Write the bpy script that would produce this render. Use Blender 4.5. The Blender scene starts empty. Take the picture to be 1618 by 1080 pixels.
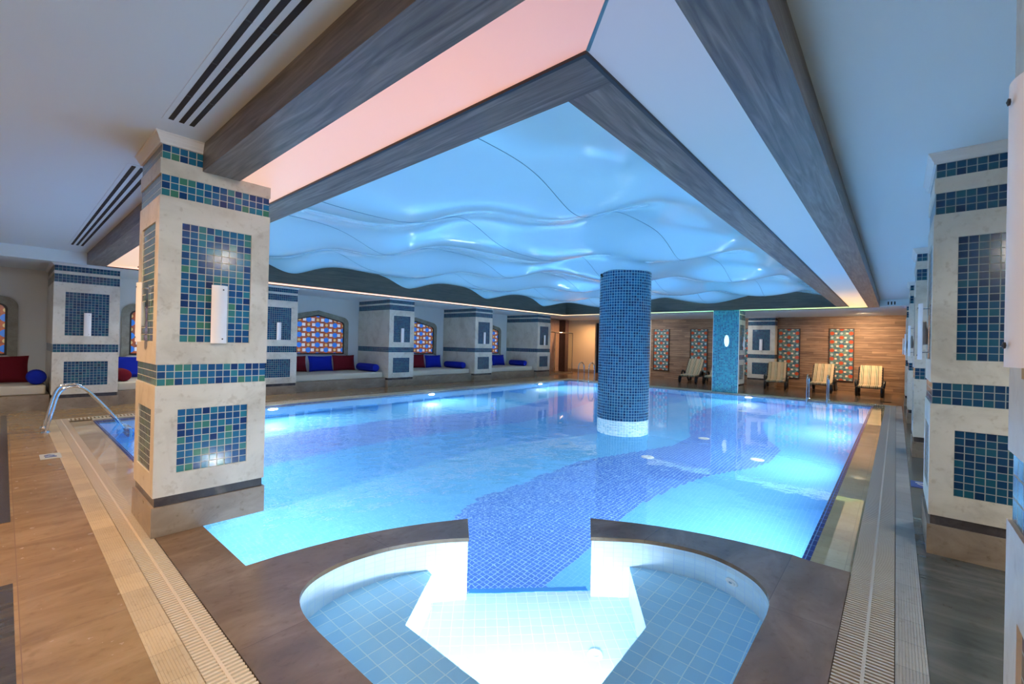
import bpy, bmesh, math, random
from mathutils import Vector, Matrix
from mathutils.geometry import tessellate_polygon

random.seed(7)
sc = bpy.context.scene
COL = sc.collection
PI = math.pi

# ------------------------------------------------------------------ camera, world, exposure, lights
CAM_H = 1.5
YAW, PITCH, ROLL = math.radians(41.0), math.radians(0.165), math.radians(1.335)
fw = Vector((math.cos(YAW)*math.cos(PITCH), math.sin(YAW)*math.cos(PITCH), math.sin(PITCH)))
rt = Vector((math.sin(YAW), -math.cos(YAW), 0)); up = rt.cross(fw)
rt2 = rt*math.cos(ROLL)+up*math.sin(ROLL); up2 = -rt*math.sin(ROLL)+up*math.cos(ROLL)
cd = bpy.data.cameras.new('camera'); cam = bpy.data.objects.new('camera', cd); COL.objects.link(cam)
cam.matrix_world = Matrix(((rt2.x, up2.x, -fw.x, 0), (rt2.y, up2.y, -fw.y, 0), (rt2.z, up2.z, -fw.z, CAM_H), (0, 0, 0, 1)))
cd.sensor_width = 36; cd.lens = 698.5/1618*36; cd.clip_start = 0.02
sc.camera = cam

w = bpy.data.worlds.new('world'); sc.world = w; w.use_nodes = True
w.node_tree.nodes['Background'].inputs[0].default_value = (0.5, 0.6, 0.7, 1)
w.node_tree.nodes['Background'].inputs[1].default_value = 0.05

sc.view_settings.view_transform = 'Standard'; sc.view_settings.look = 'None'
sc.view_settings.exposure = 0.12; sc.view_settings.gamma = 1.0; sc.view_settings.use_curve_mapping = False
sc.cycles.use_denoising = True
sc.cycles.max_bounces = 10; sc.cycles.diffuse_bounces = 5; sc.cycles.glossy_bounces = 4
sc.cycles.transmission_bounces = 8; sc.cycles.transparent_max_bounces = 8
sc.cycles.caustics_refractive = True; sc.cycles.caustics_reflective = False
sc.cycles.sample_clamp_indirect = 16.0; sc.cycles.blur_glossy = 0.5

def aim(o, d):
    o.rotation_euler = Vector(d).to_track_quat('-Z', 'Y').to_euler()
def area(name, loc, d, size, power, color, spread=180, sy=None):
    l = bpy.data.lights.new(name, 'AREA'); l.energy = power; l.color = color; l.spread = math.radians(spread)
    l.size = size
    if sy: l.shape = 'RECTANGLE'; l.size_y = sy
    else: l.shape = 'DISK'
    o = bpy.data.objects.new(name, l); COL.objects.link(o); o.location = loc; aim(o, d); return o
WARM = (1.0, 0.56, 0.25); NEUT = (1.0, 0.88, 0.72); COOL = (0.66, 0.93, 1.0)
# ceiling lamps over the walkway left of and behind the photographer; last entry is an unseen fill added for the alcoves
for (x, y, p, c) in ((-0.9, 1.2, 30, WARM), (-0.9, 4.2, 60, WARM), (-0.9, 7.4, 50, WARM), (-0.9, 10.4, 22, NEUT), (2.85, 11.95, 34, (1, .93, .85))):
    area('walkway_and_fill_lamp', (x, y, 2.96 if y < 11 else 2.83), (0.12, 0, -1), 0.35, p, c, 150)
area('entrance_lamp', (0.35, -1.1, 2.95), (0.15, 0.55, -1), 0.5, 130, (1, .93, .84), 160)
for (x, y, p) in ((2.7, -1.3, 26), (6.9, -1.4, 20), (10.9, -1.4, 20), (14.8, -1.4, 16)): area('walkway_and_fill_lamp', (x, y, 2.96), (-.1, 0.25, -1), 0.3, p, NEUT, 150)  # fill added out of view to brighten the right-hand floor strips
# lamps and added fill above the loungers at the timber wall and at the showers
area('lounger_and_fill_lamp', (19.3, 0.9, 2.80), (0.55, 0.0, -1), 0.25, 110, (1, .66, .38), 150)
area('lounger_and_fill_lamp', (19.3, 5.24, 2.80), (0.5, -0.05, -1), 0.2, 18, (.95, .95, 1), 150)  # added fill, tucked out of sight behind the square column
area('lounger_and_fill_lamp', (19.3, 9.3, 2.80), (0.5, -.25, -1), 0.2, 30, (.95, .95, 1), 150)  # unseen fill added behind the round column
area('shower_lamp', (19.9, 12.3, 2.84), (0, 0.1, -1), 0.3, 60, WARM, 160)

WZ = -0.035
# ------------------------------------------------------------------ materials
MATS = {}
def new_mat(name):
    m = bpy.data.materials.new(name); m.use_nodes = True; MATS[name] = m
    return m, m.node_tree, m.node_tree.nodes['Principled BSDF']
def simple(name, col, rough=0.5, metal=0.0, spec=0.5, emit=None, es=0.0, coat=0.0):
    m, t, b = new_mat(name)
    b.inputs['Base Color'].default_value = (*col, 1); b.inputs['Roughness'].default_value = rough
    b.inputs['Metallic'].default_value = metal; b.inputs['Specular IOR Level'].default_value = spec
    if coat: b.inputs['Coat Weight'].default_value = coat; b.inputs['Coat Roughness'].default_value = 0.05
    if emit: b.inputs['Emission Color'].default_value = (*emit, 1); b.inputs['Emission Strength'].default_value = es
    return m
def N(t, typ, **kw):
    n = t.nodes.new(typ)
    for k, v in kw.items(): setattr(n, k, v)
    return n
def math_n(t, op, a, b=None, c=None):
    n = t.nodes.new('ShaderNodeMath'); n.operation = op
    for i, v in enumerate((a, b, c)):
        if v is None: continue
        if isinstance(v, (int, float)): n.inputs[i].default_value = v
        else: t.links.new(v, n.inputs[i])
    return n.outputs[0]
def mix_c(t, f, a, b):
    n = t.nodes.new('ShaderNodeMix'); n.data_type = 'RGBA'
    for k, v in ((0, f), (6, a), (7, b)):
        if isinstance(v, (int, float)): n.inputs[k].default_value = v
        elif isinstance(v, tuple): n.inputs[k].default_value = (*v, 1)
        else: t.links.new(v, n.inputs[k])
    return n.outputs[2]
def ramp(t, fac, stops, const=False):
    r = t.nodes.new('ShaderNodeValToRGB'); e = r.color_ramp.elements
    if const: r.color_ramp.interpolation = 'CONSTANT'
    while len(e) < len(stops): e.new(0.5)
    for el, (p, c) in zip(e, stops): el.position = p; el.color = (*c, 1)
    t.links.new(fac, r.inputs[0]); return r.outputs[0]
def uvxy(t, name=None):
    tc = t.nodes.new('ShaderNodeUVMap'); s = t.nodes.new('ShaderNodeSeparateXYZ')
    t.links.new(tc.outputs[0], s.inputs[0]); return s.outputs[0], s.outputs[1], tc.outputs[0]

def tile_mat(name, pitch, stops, grout, gw, rough=0.15, noise_dark=0.0, bump=0.25, pitch_v=None, coat=0.0):
    """square mosaic: UV in metres; every tile takes one colour of the ramp"""
    m, t, b = new_mat(name)
    u, v, _ = uvxy(t)
    pu = math_n(t, 'DIVIDE', u, pitch); pv = math_n(t, 'DIVIDE', v, pitch_v or pitch)
    fu = math_n(t, 'FLOOR', pu); fv = math_n(t, 'FLOOR', pv)
    cx = t.nodes.new('ShaderNodeCombineXYZ'); t.links.new(fu, cx.inputs[0]); t.links.new(fv, cx.inputs[1])
    wn = N(t, 'ShaderNodeTexWhiteNoise', noise_dimensions='2D'); t.links.new(cx.outputs[0], wn.inputs['Vector'])
    col = ramp(t, wn.outputs['Value'], stops)
    g = gw/2/pitch
    def edge(p):
        fr = math_n(t, 'FRACT', p); d = math_n(t, 'ABSOLUTE', math_n(t, 'SUBTRACT', fr, 0.5))
        return math_n(t, 'GREATER_THAN', d, 0.5-g)
    gm = math_n(t, 'MAXIMUM', edge(pu), edge(pv))
    c = mix_c(t, gm, col, grout)
    t.links.new(c, b.inputs['Base Color'])
    rr = math_n(t, 'MULTIPLY_ADD', gm, 0.5, rough); t.links.new(rr, b.inputs['Roughness'])
    if coat: b.inputs['Coat Weight'].default_value = coat
    if bump:
        bp = N(t, 'ShaderNodeBump'); bp.inputs['Strength'].default_value = bump; bp.inputs['Distance'].default_value = 0.002
        # every tile also sits at its own slight tilt
        h = math_n(t, 'SUBTRACT', 1.0, gm)
        sepc = t.nodes.new('ShaderNodeSeparateColor'); t.links.new(wn.outputs['Color'], sepc.inputs[0])
        tx = math_n(t, 'MULTIPLY', math_n(t, 'SUBTRACT', sepc.outputs[0], 0.5), math_n(t, 'FRACT', pu))
        ty = math_n(t, 'MULTIPLY', math_n(t, 'SUBTRACT', sepc.outputs[1], 0.5), math_n(t, 'FRACT', pv))
        hh = math_n(t, 'MULTIPLY_ADD', math_n(t, 'ADD', tx, ty), 0.5, h)
        t.links.new(hh, bp.inputs['Height']); t.links.new(bp.outputs[0], b.inputs['Normal'])
    return m

def stone_mat(name, c1, c2, c3, rough=0.2, scale=3.0, slab=None, joint=(0.1, 0.08, 0.06), stretch=(1, 4, 1), ribs=None, bump=0.05, jw=0.004):
    """marble or travertine in world metres; optional slab joints (sx, sy, ox, oy)"""
    m, t, b = new_mat(name)
    geo = t.nodes.new('ShaderNodeNewGeometry')
    mp = N(t, 'ShaderNodeMapping'); mp.inputs['Scale'].default_value = stretch; t.links.new(geo.outputs['Position'], mp.inputs[0])
    n1 = N(t, 'ShaderNodeTexNoise'); n1.inputs['Scale'].default_value = scale; n1.inputs['Detail'].default_value = 8; n1.inputs['Roughness'].default_value = 0.62
    n1.inputs['Distortion'].default_value = 0.7
    t.links.new(mp.outputs[0], n1.inputs['Vector'])
    col = ramp(t, n1.outputs[0], [(0.28, c1), (0.5, c2), (0.74, c3)])
    n2 = N(t, 'ShaderNodeTexNoise'); n2.inputs['Scale'].default_value = scale*9; n2.inputs['Detail'].default_value = 4
    t.links.new(geo.outputs['Position'], n2.inputs['Vector'])
    spk = ramp(t, n2.outputs[0], [(0.30, (0.72, 0.68, 0.62)), (0.42, (1, 1, 1)), (0.8, (1.03, 1.03, 1.03))])
    mul = N(t, 'ShaderNodeMix', data_type='RGBA', blend_type='MULTIPLY'); mul.inputs[0].default_value = 0.6
    t.links.new(col, mul.inputs[6]); t.links.new(spk, mul.inputs[7]); c = mul.outputs[2]
    if slab:
        sx, sy, ox, oy = slab
        s = t.nodes.new('ShaderNodeSeparateXYZ'); t.links.new(geo.outputs['Position'], s.inputs[0])
        fx = math_n(t, 'DIVIDE', math_n(t, 'SUBTRACT', s.outputs[0], ox), sx); fy = math_n(t, 'DIVIDE', math_n(t, 'SUBTRACT', s.outputs[1], oy), sy)
        def e(f, sz): return math_n(t, 'GREATER_THAN', math_n(t, 'ABSOLUTE', math_n(t, 'SUBTRACT', math_n(t, 'FRACT', f), 0.5)), 0.5-jw/2/sz)
        gm = math_n(t, 'MAXIMUM', e(fx, sx), e(fy, sy))
        cb = t.nodes.new('ShaderNodeCombineXYZ'); t.links.new(math_n(t, 'FLOOR', fx), cb.inputs[0]); t.links.new(math_n(t, 'FLOOR', fy), cb.inputs[1])
        wn = N(t, 'ShaderNodeTexWhiteNoise', noise_dimensions='2D'); t.links.new(cb.outputs[0], wn.inputs['Vector'])
        tone = ramp(t, wn.outputs['Value'], [(0, (0.86, 0.85, 0.84)), (1, (1.08, 1.07, 1.05))])
        m2 = N(t, 'ShaderNodeMix', data_type='RGBA', blend_type='MULTIPLY'); m2.inputs[0].default_value = 1
        t.links.new(c, m2.inputs[6]); t.links.new(tone, m2.inputs[7])
        c = mix_c(t, gm, m2.outputs[2], joint)
    t.links.new(c, b.inputs['Base Color'])
    rn = math_n(t, 'MULTIPLY_ADD', n2.outputs[0], 0.15, rough-0.07); t.links.new(rn, b.inputs['Roughness'])
    return m

def wood_mat(name, c1, c2, c3, axis='u', rough=0.35, board=None, wscale=1.0):
    m, t, b = new_mat(name)
    u, v, uv = uvxy(t)
    mp = N(t, 'ShaderNodeMapping'); mp.inputs['Scale'].default_value = (0.9*wscale, 14*wscale, 1); t.links.new(uv, mp.inputs[0])
    n1 = N(t, 'ShaderNodeTexNoise'); n1.inputs['Scale'].default_value = 1.6; n1.inputs['Detail'].default_value = 7; n1.inputs['Distortion'].default_value = 1.2
    t.links.new(mp.outputs[0], n1.inputs['Vector'])
    c = ramp(t, n1.outputs[0], [(0.3, c1), (0.52, c2), (0.72, c3)])
    if board:
        bl, bh, gap = board
        row = math_n(t, 'FLOOR', math_n(t, 'DIVIDE', v, bh))
        uo = math_n(t, 'ADD', math_n(t, 'DIVIDE', u, bl), math_n(t, 'MULTIPLY', row, 0.37))
        cb = t.nodes.new('ShaderNodeCombineXYZ'); t.links.new(math_n(t, 'FLOOR', uo), cb.inputs[0]); t.links.new(row, cb.inputs[1])
        wn = N(t, 'ShaderNodeTexWhiteNoise', noise_dimensions='2D'); t.links.new(cb.outputs[0], wn.inputs['Vector'])
        tone = ramp(t, wn.outputs['Value'], [(0, (0.68, 0.66, 0.64)), (0.6, (1, 1, 1)), (1, (1.25, 1.22, 1.18))])
        m2 = N(t, 'ShaderNodeMix', data_type='RGBA', blend_type='MULTIPLY'); m2.inputs[0].default_value = 1
        t.links.new(c, m2.inputs[6]); t.links.new(tone, m2.inputs[7])
        e = math_n(t, 'GREATER_THAN', math_n(t, 'ABSOLUTE', math_n(t, 'SUBTRACT', math_n(t, 'FRACT', math_n(t, 'DIVIDE', v, bh)), 0.5)), 0.5-gap/2/bh)
        c = mix_c(t, e, m2.outputs[2], (0.05, 0.03, 0.02))
    t.links.new(c, b.inputs['Base Color']); b.inputs['Roughness'].default_value = rough
    return m

def lattice_mat(name, pal, es=0.0, scale=1.0, rr_=.082, bw_=.05):
    """geometric leaded mosaic: staggered roundels with blocks between them; pal = roundel, block, star, ground a, ground b"""
    m, t, b = new_mat(name)
    u, v, _ = uvxy(t)
    A2, B2 = 0.585*scale, 0.325*scale
    def near(off_u, off_v):
        pu = math_n(t, 'SUBTRACT', math_n(t, 'FRACT', math_n(t, 'ADD', math_n(t, 'DIVIDE', u, A2), off_u+0.5)), 0.5)
        pv = math_n(t, 'SUBTRACT', math_n(t, 'FRACT', math_n(t, 'ADD', math_n(t, 'DIVIDE', v, B2), off_v+0.5)), 0.5)
        du = math_n(t, 'MULTIPLY', math_n(t, 'ABSOLUTE', pu), A2); dv = math_n(t, 'MULTIPLY', math_n(t, 'ABSOLUTE', pv), B2)
        return du, dv
    def blob(du, dv, r):
        return math_n(t, 'LESS_THAN', math_n(t, 'SQRT', math_n(t, 'ADD', math_n(t, 'MULTIPLY', du, du), math_n(t, 'MULTIPLY', dv, dv))), r)
    def block(du, dv, c, hw, hh):
        a = math_n(t, 'LESS_THAN', math_n(t, 'ABSOLUTE', math_n(t, 'SUBTRACT', du, c)), hw)
        return math_n(t, 'MULTIPLY', a, math_n(t, 'LESS_THAN', dv, hh))
    a1 = near(0, 0); a2 = near(0.5, 0.5); b1 = near(0.5, 0); b2 = near(0, 0.5)
    ra = math_n(t, 'MAXIMUM', blob(*a1, rr_*scale), blob(*a2, rr_*scale))
    rw = math_n(t, 'MAXIMUM', block(*a1, (rr_+.053)*scale, bw_*scale, (bw_-.002)*scale), block(*a2, (rr_+.053)*scale, bw_*scale, (bw_-.002)*scale))
    rs = math_n(t, 'MAXIMUM', blob(*b1, 0.045*scale), blob(*b2, 0.045*scale))
    cb = t.nodes.new('ShaderNodeCombineXYZ')
    t.links.new(math_n(t, 'FLOOR', math_n(t, 'DIVIDE', u, 0.073*scale)), cb.inputs[0]); t.links.new(math_n(t, 'FLOOR', math_n(t, 'DIVIDE', v, 0.054*scale)), cb.inputs[1])
    wn = N(t, 'ShaderNodeTexWhiteNoise', noise_dimensions='2D'); t.links.new(cb.outputs[0], wn.inputs['Vector'])
    ground = mix_c(t, wn.outputs['Value'], pal[3], pal[4])
    c = mix_c(t, rs, ground, pal[2]); c = mix_c(t, rw, c, pal[1]); c = mix_c(t, ra, c, pal[0])
    t.links.new(c, b.inputs['Base Color']); b.inputs['Roughness'].default_value = 0.25
    if es: t.links.new(c, b.inputs['Emission Color']); b.inputs['Emission Strength'].default_value = es
    return m

def s2l(*c): return tuple(((x/255)/12.92 if x/255 <= 0.04045 else ((x/255+0.055)/1.055)**2.4) for x in c)

TP = 0.0535
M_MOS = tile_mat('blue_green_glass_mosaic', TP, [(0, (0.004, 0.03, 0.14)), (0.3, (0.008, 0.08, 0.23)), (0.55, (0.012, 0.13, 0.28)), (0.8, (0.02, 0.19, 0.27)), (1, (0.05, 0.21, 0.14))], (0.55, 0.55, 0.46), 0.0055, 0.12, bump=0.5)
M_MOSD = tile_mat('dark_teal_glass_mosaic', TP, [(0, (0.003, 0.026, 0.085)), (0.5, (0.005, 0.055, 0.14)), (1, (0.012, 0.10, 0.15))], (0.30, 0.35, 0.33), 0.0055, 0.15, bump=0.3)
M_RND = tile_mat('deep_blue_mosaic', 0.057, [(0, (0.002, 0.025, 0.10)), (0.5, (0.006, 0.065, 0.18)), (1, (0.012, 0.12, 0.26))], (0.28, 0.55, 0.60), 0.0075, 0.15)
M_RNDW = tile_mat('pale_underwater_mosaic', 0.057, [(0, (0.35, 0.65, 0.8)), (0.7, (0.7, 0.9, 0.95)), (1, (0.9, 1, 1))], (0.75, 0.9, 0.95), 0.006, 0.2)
M_SQ = tile_mat('turquoise_blue_mosaic', 0.05, [(0, (0.004, 0.07, 0.16)), (0.5, (0.012, 0.19, 0.30)), (1, (0.03, 0.35, 0.38))], (0.30, 0.62, 0.62), 0.007, 0.15)
M_PL = tile_mat('light_blue_pool_tile', 0.05, [(0, (0.145, 0.49, 0.88)), (1, (0.165, 0.52, 0.90))], (0.27, 0.62, 0.93), 0.004, 0.3, bump=0)
M_PM = tile_mat('mid_blue_pool_tile', 0.05, [(0, (0.085, 0.37, 0.84)), (1, (0.10, 0.40, 0.86))], (0.30, 0.66, 0.93), 0.004, 0.3, bump=0)
M_PD = tile_mat('royal_blue_pool_tile', 0.05, [(0, (0.07, 0.20, 0.70)), (1, (0.09, 0.23, 0.74))], (0.42, 0.68, 0.93), 0.0065, 0.3, bump=0)
M_PW = tile_mat('pool_wall_tile', 0.05, [(0, (0.12, 0.46, 0.85)), (1, (0.15, 0.50, 0.9))], (0.25, 0.6, 0.95), 0.004, 0.3, bump=0)
M_RIM = tile_mat('cobalt_rim_tile', 0.12, [(0, (0.005, 0.015, 0.16)), (1, (0.01, 0.03, 0.24))], (0.1, 0.25, 0.6), 0.006, 0.15, bump=0)
M_SW = tile_mat('white_spa_tile', 0.075, [(0, (0.62, 0.80, 0.93)), (1, (0.68, 0.85, 0.96))], (0.45, 0.66, 0.88), 0.004, 0.25, bump=0)
M_SF = tile_mat('pale_blue_spa_tile', 0.105, [(0, (0.32, 0.66, 0.93)), (1, (0.38, 0.73, 0.98))], (0.62, 0.86, 0.99), 0.006, 0.25, bump=0)
M_SFF = tile_mat('pale_blue_spa_floor_tile', 0.08, [(0, (0.48, 0.70, 0.90)), (1, (0.52, 0.74, 0.93))], (0.70, 0.86, 0.96), 0.005, 0.25, bump=0)
M_CREAM = stone_mat('cream_marble', (0.50, 0.46, 0.38), (0.68, 0.65, 0.56), (0.76, 0.73, 0.65), 0.35, 2.2, stretch=(1, 1, 1))
M_PLINTH = stone_mat('taupe_marble', (0.20, 0.155, 0.115), (0.30, 0.24, 0.18), (0.40, 0.33, 0.25), 0.3, 2.5, stretch=(1, 1, 2))
M_DARK = stone_mat('dark_grey_marble', (0.03, 0.03, 0.035), (0.06, 0.055, 0.06), (0.16, 0.14, 0.13), 0.2, 3, stretch=(1, 1, 1))
M_DECK = stone_mat('tan_travertine', (0.20, 0.13, 0.058), (0.285, 0.195, 0.098), (0.37, 0.265, 0.145), 0.24, 1.6, slab=(1.2, 0.75, 0.08-1.2, 0.15), joint=(0.20, 0.13, 0.08), stretch=(1, 3.2, 1))
M_DECKF = stone_mat('brown_travertine', (0.12, 0.07, 0.042), (0.19, 0.115, 0.07), (0.27, 0.175, 0.11), 0.2, 1.6, slab=(1.2, 1.2, 0.2, 0.1), joint=(0.06, 0.04, 0.03), stretch=(1, 2, 1))
M_SPAD = stone_mat('brown_spa_stone', (0.115, 0.080, 0.052), (0.165, 0.118, 0.078), (0.25, 0.185, 0.125), 0.2, 2.0, slab=(1.1, 0.9, 0.76, 0.55), joint=(0.08, 0.055, 0.04), stretch=(1, 1.8, 1), jw=0.003)
M_GREEN = stone_mat('grey_green_slate', (0.045, 0.055, 0.048), (0.085, 0.095, 0.085), (0.16, 0.16, 0.14), 0.2, 1.7, slab=(1.6, 1.2, 0.9, -0.14), joint=(0.04, 0.045, 0.04), stretch=(3, 1, 1))
M_INSET = stone_mat('dark_floor_inset', (0.03, 0.028, 0.027), (0.055, 0.05, 0.047), (0.09, 0.08, 0.07), 0.2, 3)
M_RIB = stone_mat('ribbed_cream_tile', (0.45, 0.38, 0.26), (0.52, 0.45, 0.32), (0.57, 0.50, 0.37), 0.45, 3, slab=(5, 0.25, 0.2, 0.1), joint=(0.3, 0.24, 0.17), stretch=(1, 1, 1))
M_RIBR = stone_mat('ribbed_grey_tile', (0.36, 0.37, 0.36), (0.42, 0.43, 0.41), (0.48, 0.48, 0.45), 0.45, 3, slab=(0.25, 5, 0.1, 0.2), joint=(0.2, 0.2, 0.19), stretch=(1, 1, 1))
M_GRATE = simple('cream_grate_plastic', (0.60, 0.52, 0.40), 0.4)
M_GRATER = simple('pale_grate_plastic', (0.52, 0.51, 0.46), 0.4)
M_GROOVE = simple('drain_channel', (0.10, 0.075, 0.05), 0.7)
M_LEDGE = stone_mat('sand_overflow_tile', (0.50, 0.38, 0.22), (0.56, 0.44, 0.27), (0.6, 0.48, 0.3), 0.4, 3, slab=(0.25, 0.25, 0, 0), joint=(0.4, 0.31, 0.18), stretch=(1, 1, 1))
M_LEDGER = stone_mat('olive_overflow_tile', (0.30, 0.30, 0.16), (0.36, 0.35, 0.2), (0.42, 0.41, 0.25), 0.4, 3, slab=(0.25, 0.25, 0, 0), joint=(0.25, 0.25, 0.14), stretch=(1, 1, 1))
for m_ in (M_LEDGE, M_LEDGER):
    m_.node_tree.nodes['Principled BSDF'].inputs['Coat Weight'].default_value = 1.0; m_.node_tree.nodes['Principled BSDF'].inputs['Coat Roughness'].default_value = 0.02
M_CEIL = simple('white_ceiling_paint', (0.70, 0.81, 0.86), 0.55)
M_WALL = simple('white_wall_paint', (0.78, 0.82, 0.83), 0.7)
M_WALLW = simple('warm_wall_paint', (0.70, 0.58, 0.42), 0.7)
M_MOULD = simple('white_plaster_moulding', (0.74, 0.74, 0.72), 0.5)
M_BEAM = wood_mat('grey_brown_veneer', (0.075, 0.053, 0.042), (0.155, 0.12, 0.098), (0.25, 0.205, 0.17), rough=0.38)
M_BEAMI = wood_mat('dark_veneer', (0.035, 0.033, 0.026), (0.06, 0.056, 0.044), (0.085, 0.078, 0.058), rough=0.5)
M_WOOD = wood_mat('brown_timber_boards', (0.20, 0.115, 0.07), (0.32, 0.20, 0.12), (0.42, 0.28, 0.175), rough=0.55, board=(1.1, 0.09, 0.006))
M_BLACK = simple('black_trim', (0.012, 0.012, 0.014), 0.4)
M_SLOT = simple('vent_slot', (0.02, 0.02, 0.02), 0.8)
M_STEEL = simple('polished_steel', (0.72, 0.72, 0.72), 0.12, 1.0)
M_SHADE = simple('frosted_glass_shade', (0.80, 0.80, 0.82), 0.35, emit=(0.85, 0.9, 1.0), es=0.06)
M_BULB = simple('bulb_white', (0.85, 0.83, 0.78), 0.3)
M_RED = simple('crimson_cushion', (0.135, 0.006, 0.016), 0.85, spec=0.2)
M_BLUE = simple('royal_blue_cushion', (0.006, 0.02, 0.36), 0.85, spec=0.2)
M_MATT = simple('cream_upholstery', (0.62, 0.58, 0.48), 0.8, spec=0.2)
M_PLAST = simple('dark_plastic', (0.010, 0.012, 0.016), 0.35)
M_SURR = stone_mat('grey_green_window_stone', (0.20, 0.20, 0.16), (0.30, 0.30, 0.25), (0.38, 0.38, 0.32), 0.5, 5, stretch=(1, 1, 1))
M_WIN = lattice_mat('stained_glass', (s2l(60, 130, 225), s2l(235, 235, 245), s2l(215, 190, 130), s2l(185, 95, 60), s2l(125, 85, 75)), 0.34)
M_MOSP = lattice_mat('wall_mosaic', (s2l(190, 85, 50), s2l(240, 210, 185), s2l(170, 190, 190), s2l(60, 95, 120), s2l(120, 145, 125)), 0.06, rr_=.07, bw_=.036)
M_PURP = tile_mat('purple_brown_tile', 0.04, [(0, (0.04, 0.02, 0.035)), (1, (0.09, 0.05, 0.06))], (0.12, 0.08, 0.08), 0.004, 0.3, bump=0)
M_PINKT = tile_mat('rose_beige_tile', 0.04, [(0, (0.42, 0.28, 0.22)), (1, (0.55, 0.38, 0.30))], (0.5, 0.36, 0.3), 0.004, 0.3, bump=0)
M_LAMPW = simple('lamp_lens', (1, 1, 1), 0.3, emit=(0.9, 0.97, 1.0), es=900)
M_WHITE = simple('white_plastic', (0.8, 0.8, 0.8), 0.35)
M_SIGNB = simple('sign_blue', (0.03, 0.09, 0.35), 0.4)
M_SIGNG = simple('sign_grey', (0.42, 0.48, 0.46), 0.4)
M_OVAL = simple('oval_lamp_glass', (0.85, 0.9, 0.95), 0.3, emit=(0.9, 0.97, 1), es=0.7)

# lounger pad fabric: stripes along the length
m, t, b = new_mat('striped_pad')
u, v, _ = uvxy(t)
fr = math_n(t, 'FRACT', math_n(t, 'DIVIDE', u, 0.205))
c = ramp(t, fr, [(0, (0.52, 0.40, 0.25)), (0.40, (0.02, 0.035, 0.025)), (0.49, (0.66, 0.60, 0.38)), (0.60, (0.02, 0.035, 0.025)), (0.69, (0.68, 0.62, 0.42)), (0.80, (0.10, 0.09, 0.05)), (0.86, (0.52, 0.40, 0.25))], True)
t.links.new(c, b.inputs['Base Color']); b.inputs['Roughness'].default_value = 0.85
M_PAD = m
# wave membrane: glossy stretched film
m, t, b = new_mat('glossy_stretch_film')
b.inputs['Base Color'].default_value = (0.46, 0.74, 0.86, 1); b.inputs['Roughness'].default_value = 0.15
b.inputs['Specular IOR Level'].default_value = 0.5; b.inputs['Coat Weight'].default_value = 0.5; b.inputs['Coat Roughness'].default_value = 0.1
b.inputs['Emission Color'].default_value = (0.16, 0.45, 0.70, 1); b.inputs['Emission Strength'].default_value = 0.16  # faint blue glow added so the film looks lit by the pool
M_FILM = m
# back-lit diffuser panels, LED colours change along their length, plus painted pool blue at right
def panel_mat(name, axis, stops, strength):
    m, t, b = new_mat(name)
    geo = t.nodes.new('ShaderNodeNewGeometry'); s = t.nodes.new('ShaderNodeSeparateXYZ'); t.links.new(geo.outputs['Position'], s.inputs[0])
    mr = N(t, 'ShaderNodeMapRange'); lo, hi = stops[0][0], stops[-1][0]
    mr.inputs[1].default_value = lo; mr.inputs[2].default_value = hi; t.links.new(s.outputs[axis], mr.inputs[0])
    c = ramp(t, mr.outputs[0], [((p-lo)/(hi-lo), col) for p, col in stops])
    b.inputs['Base Color'].default_value = (0.30, 0.31, 0.32, 1); b.inputs['Roughness'].default_value = 0.4
    t.links.new(c, b.inputs['Emission Color']); b.inputs['Emission Strength'].default_value = strength
    return m
M_PANL = panel_mat('pink_backlit_film', 1, [(0.64, s2l(205, 150, 150)), (1.6, s2l(243, 172, 146)), (5, s2l(247, 196, 158)), (11.5, s2l(250, 210, 170))], 0.78)
M_PANR = panel_mat('backlit_and_pool_lit_film', 0, [(1.26, s2l(120, 125, 150)), (3.0, s2l(90, 125, 155)), (9.0, s2l(75, 125, 175)), (11.5, s2l(125, 130, 140)), (14.0, s2l(245, 200, 140)), (16.6, s2l(250, 225, 150))], 1.0)  # lilac and blue stops put the pool's light into the emission
M_PANF = panel_mat('green_backlit_film', 1, [(0.6, s2l(225, 240, 150)), (4.5, s2l(130, 230, 170)), (8.5, s2l(230, 230, 190)), (11.4, s2l(255, 215, 170))], 1.2)
M_PANA = panel_mat('peach_backlit_film', 0, [(1.2, s2l(250, 190, 160)), (9, s2l(250, 205, 185)), (16.6, s2l(255, 220, 170))], 1.25)
# pool water
m, t, b = new_mat('water')
t.nodes.remove(b); g = t.nodes.new('ShaderNodeBsdfGlass'); g.inputs['IOR'].default_value = 1.333; g.inputs['Roughness'].default_value = 0.0
geo = t.nodes.new('ShaderNodeNewGeometry')
n1 = N(t, 'ShaderNodeTexNoise'); n1.inputs['Scale'].default_value = 3.2; n1.inputs['Detail'].default_value = 4; t.links.new(geo.outputs['Position'], n1.inputs['Vector'])
bp = N(t, 'ShaderNodeBump'); bp.inputs['Distance'].default_value = 0.02
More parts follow.
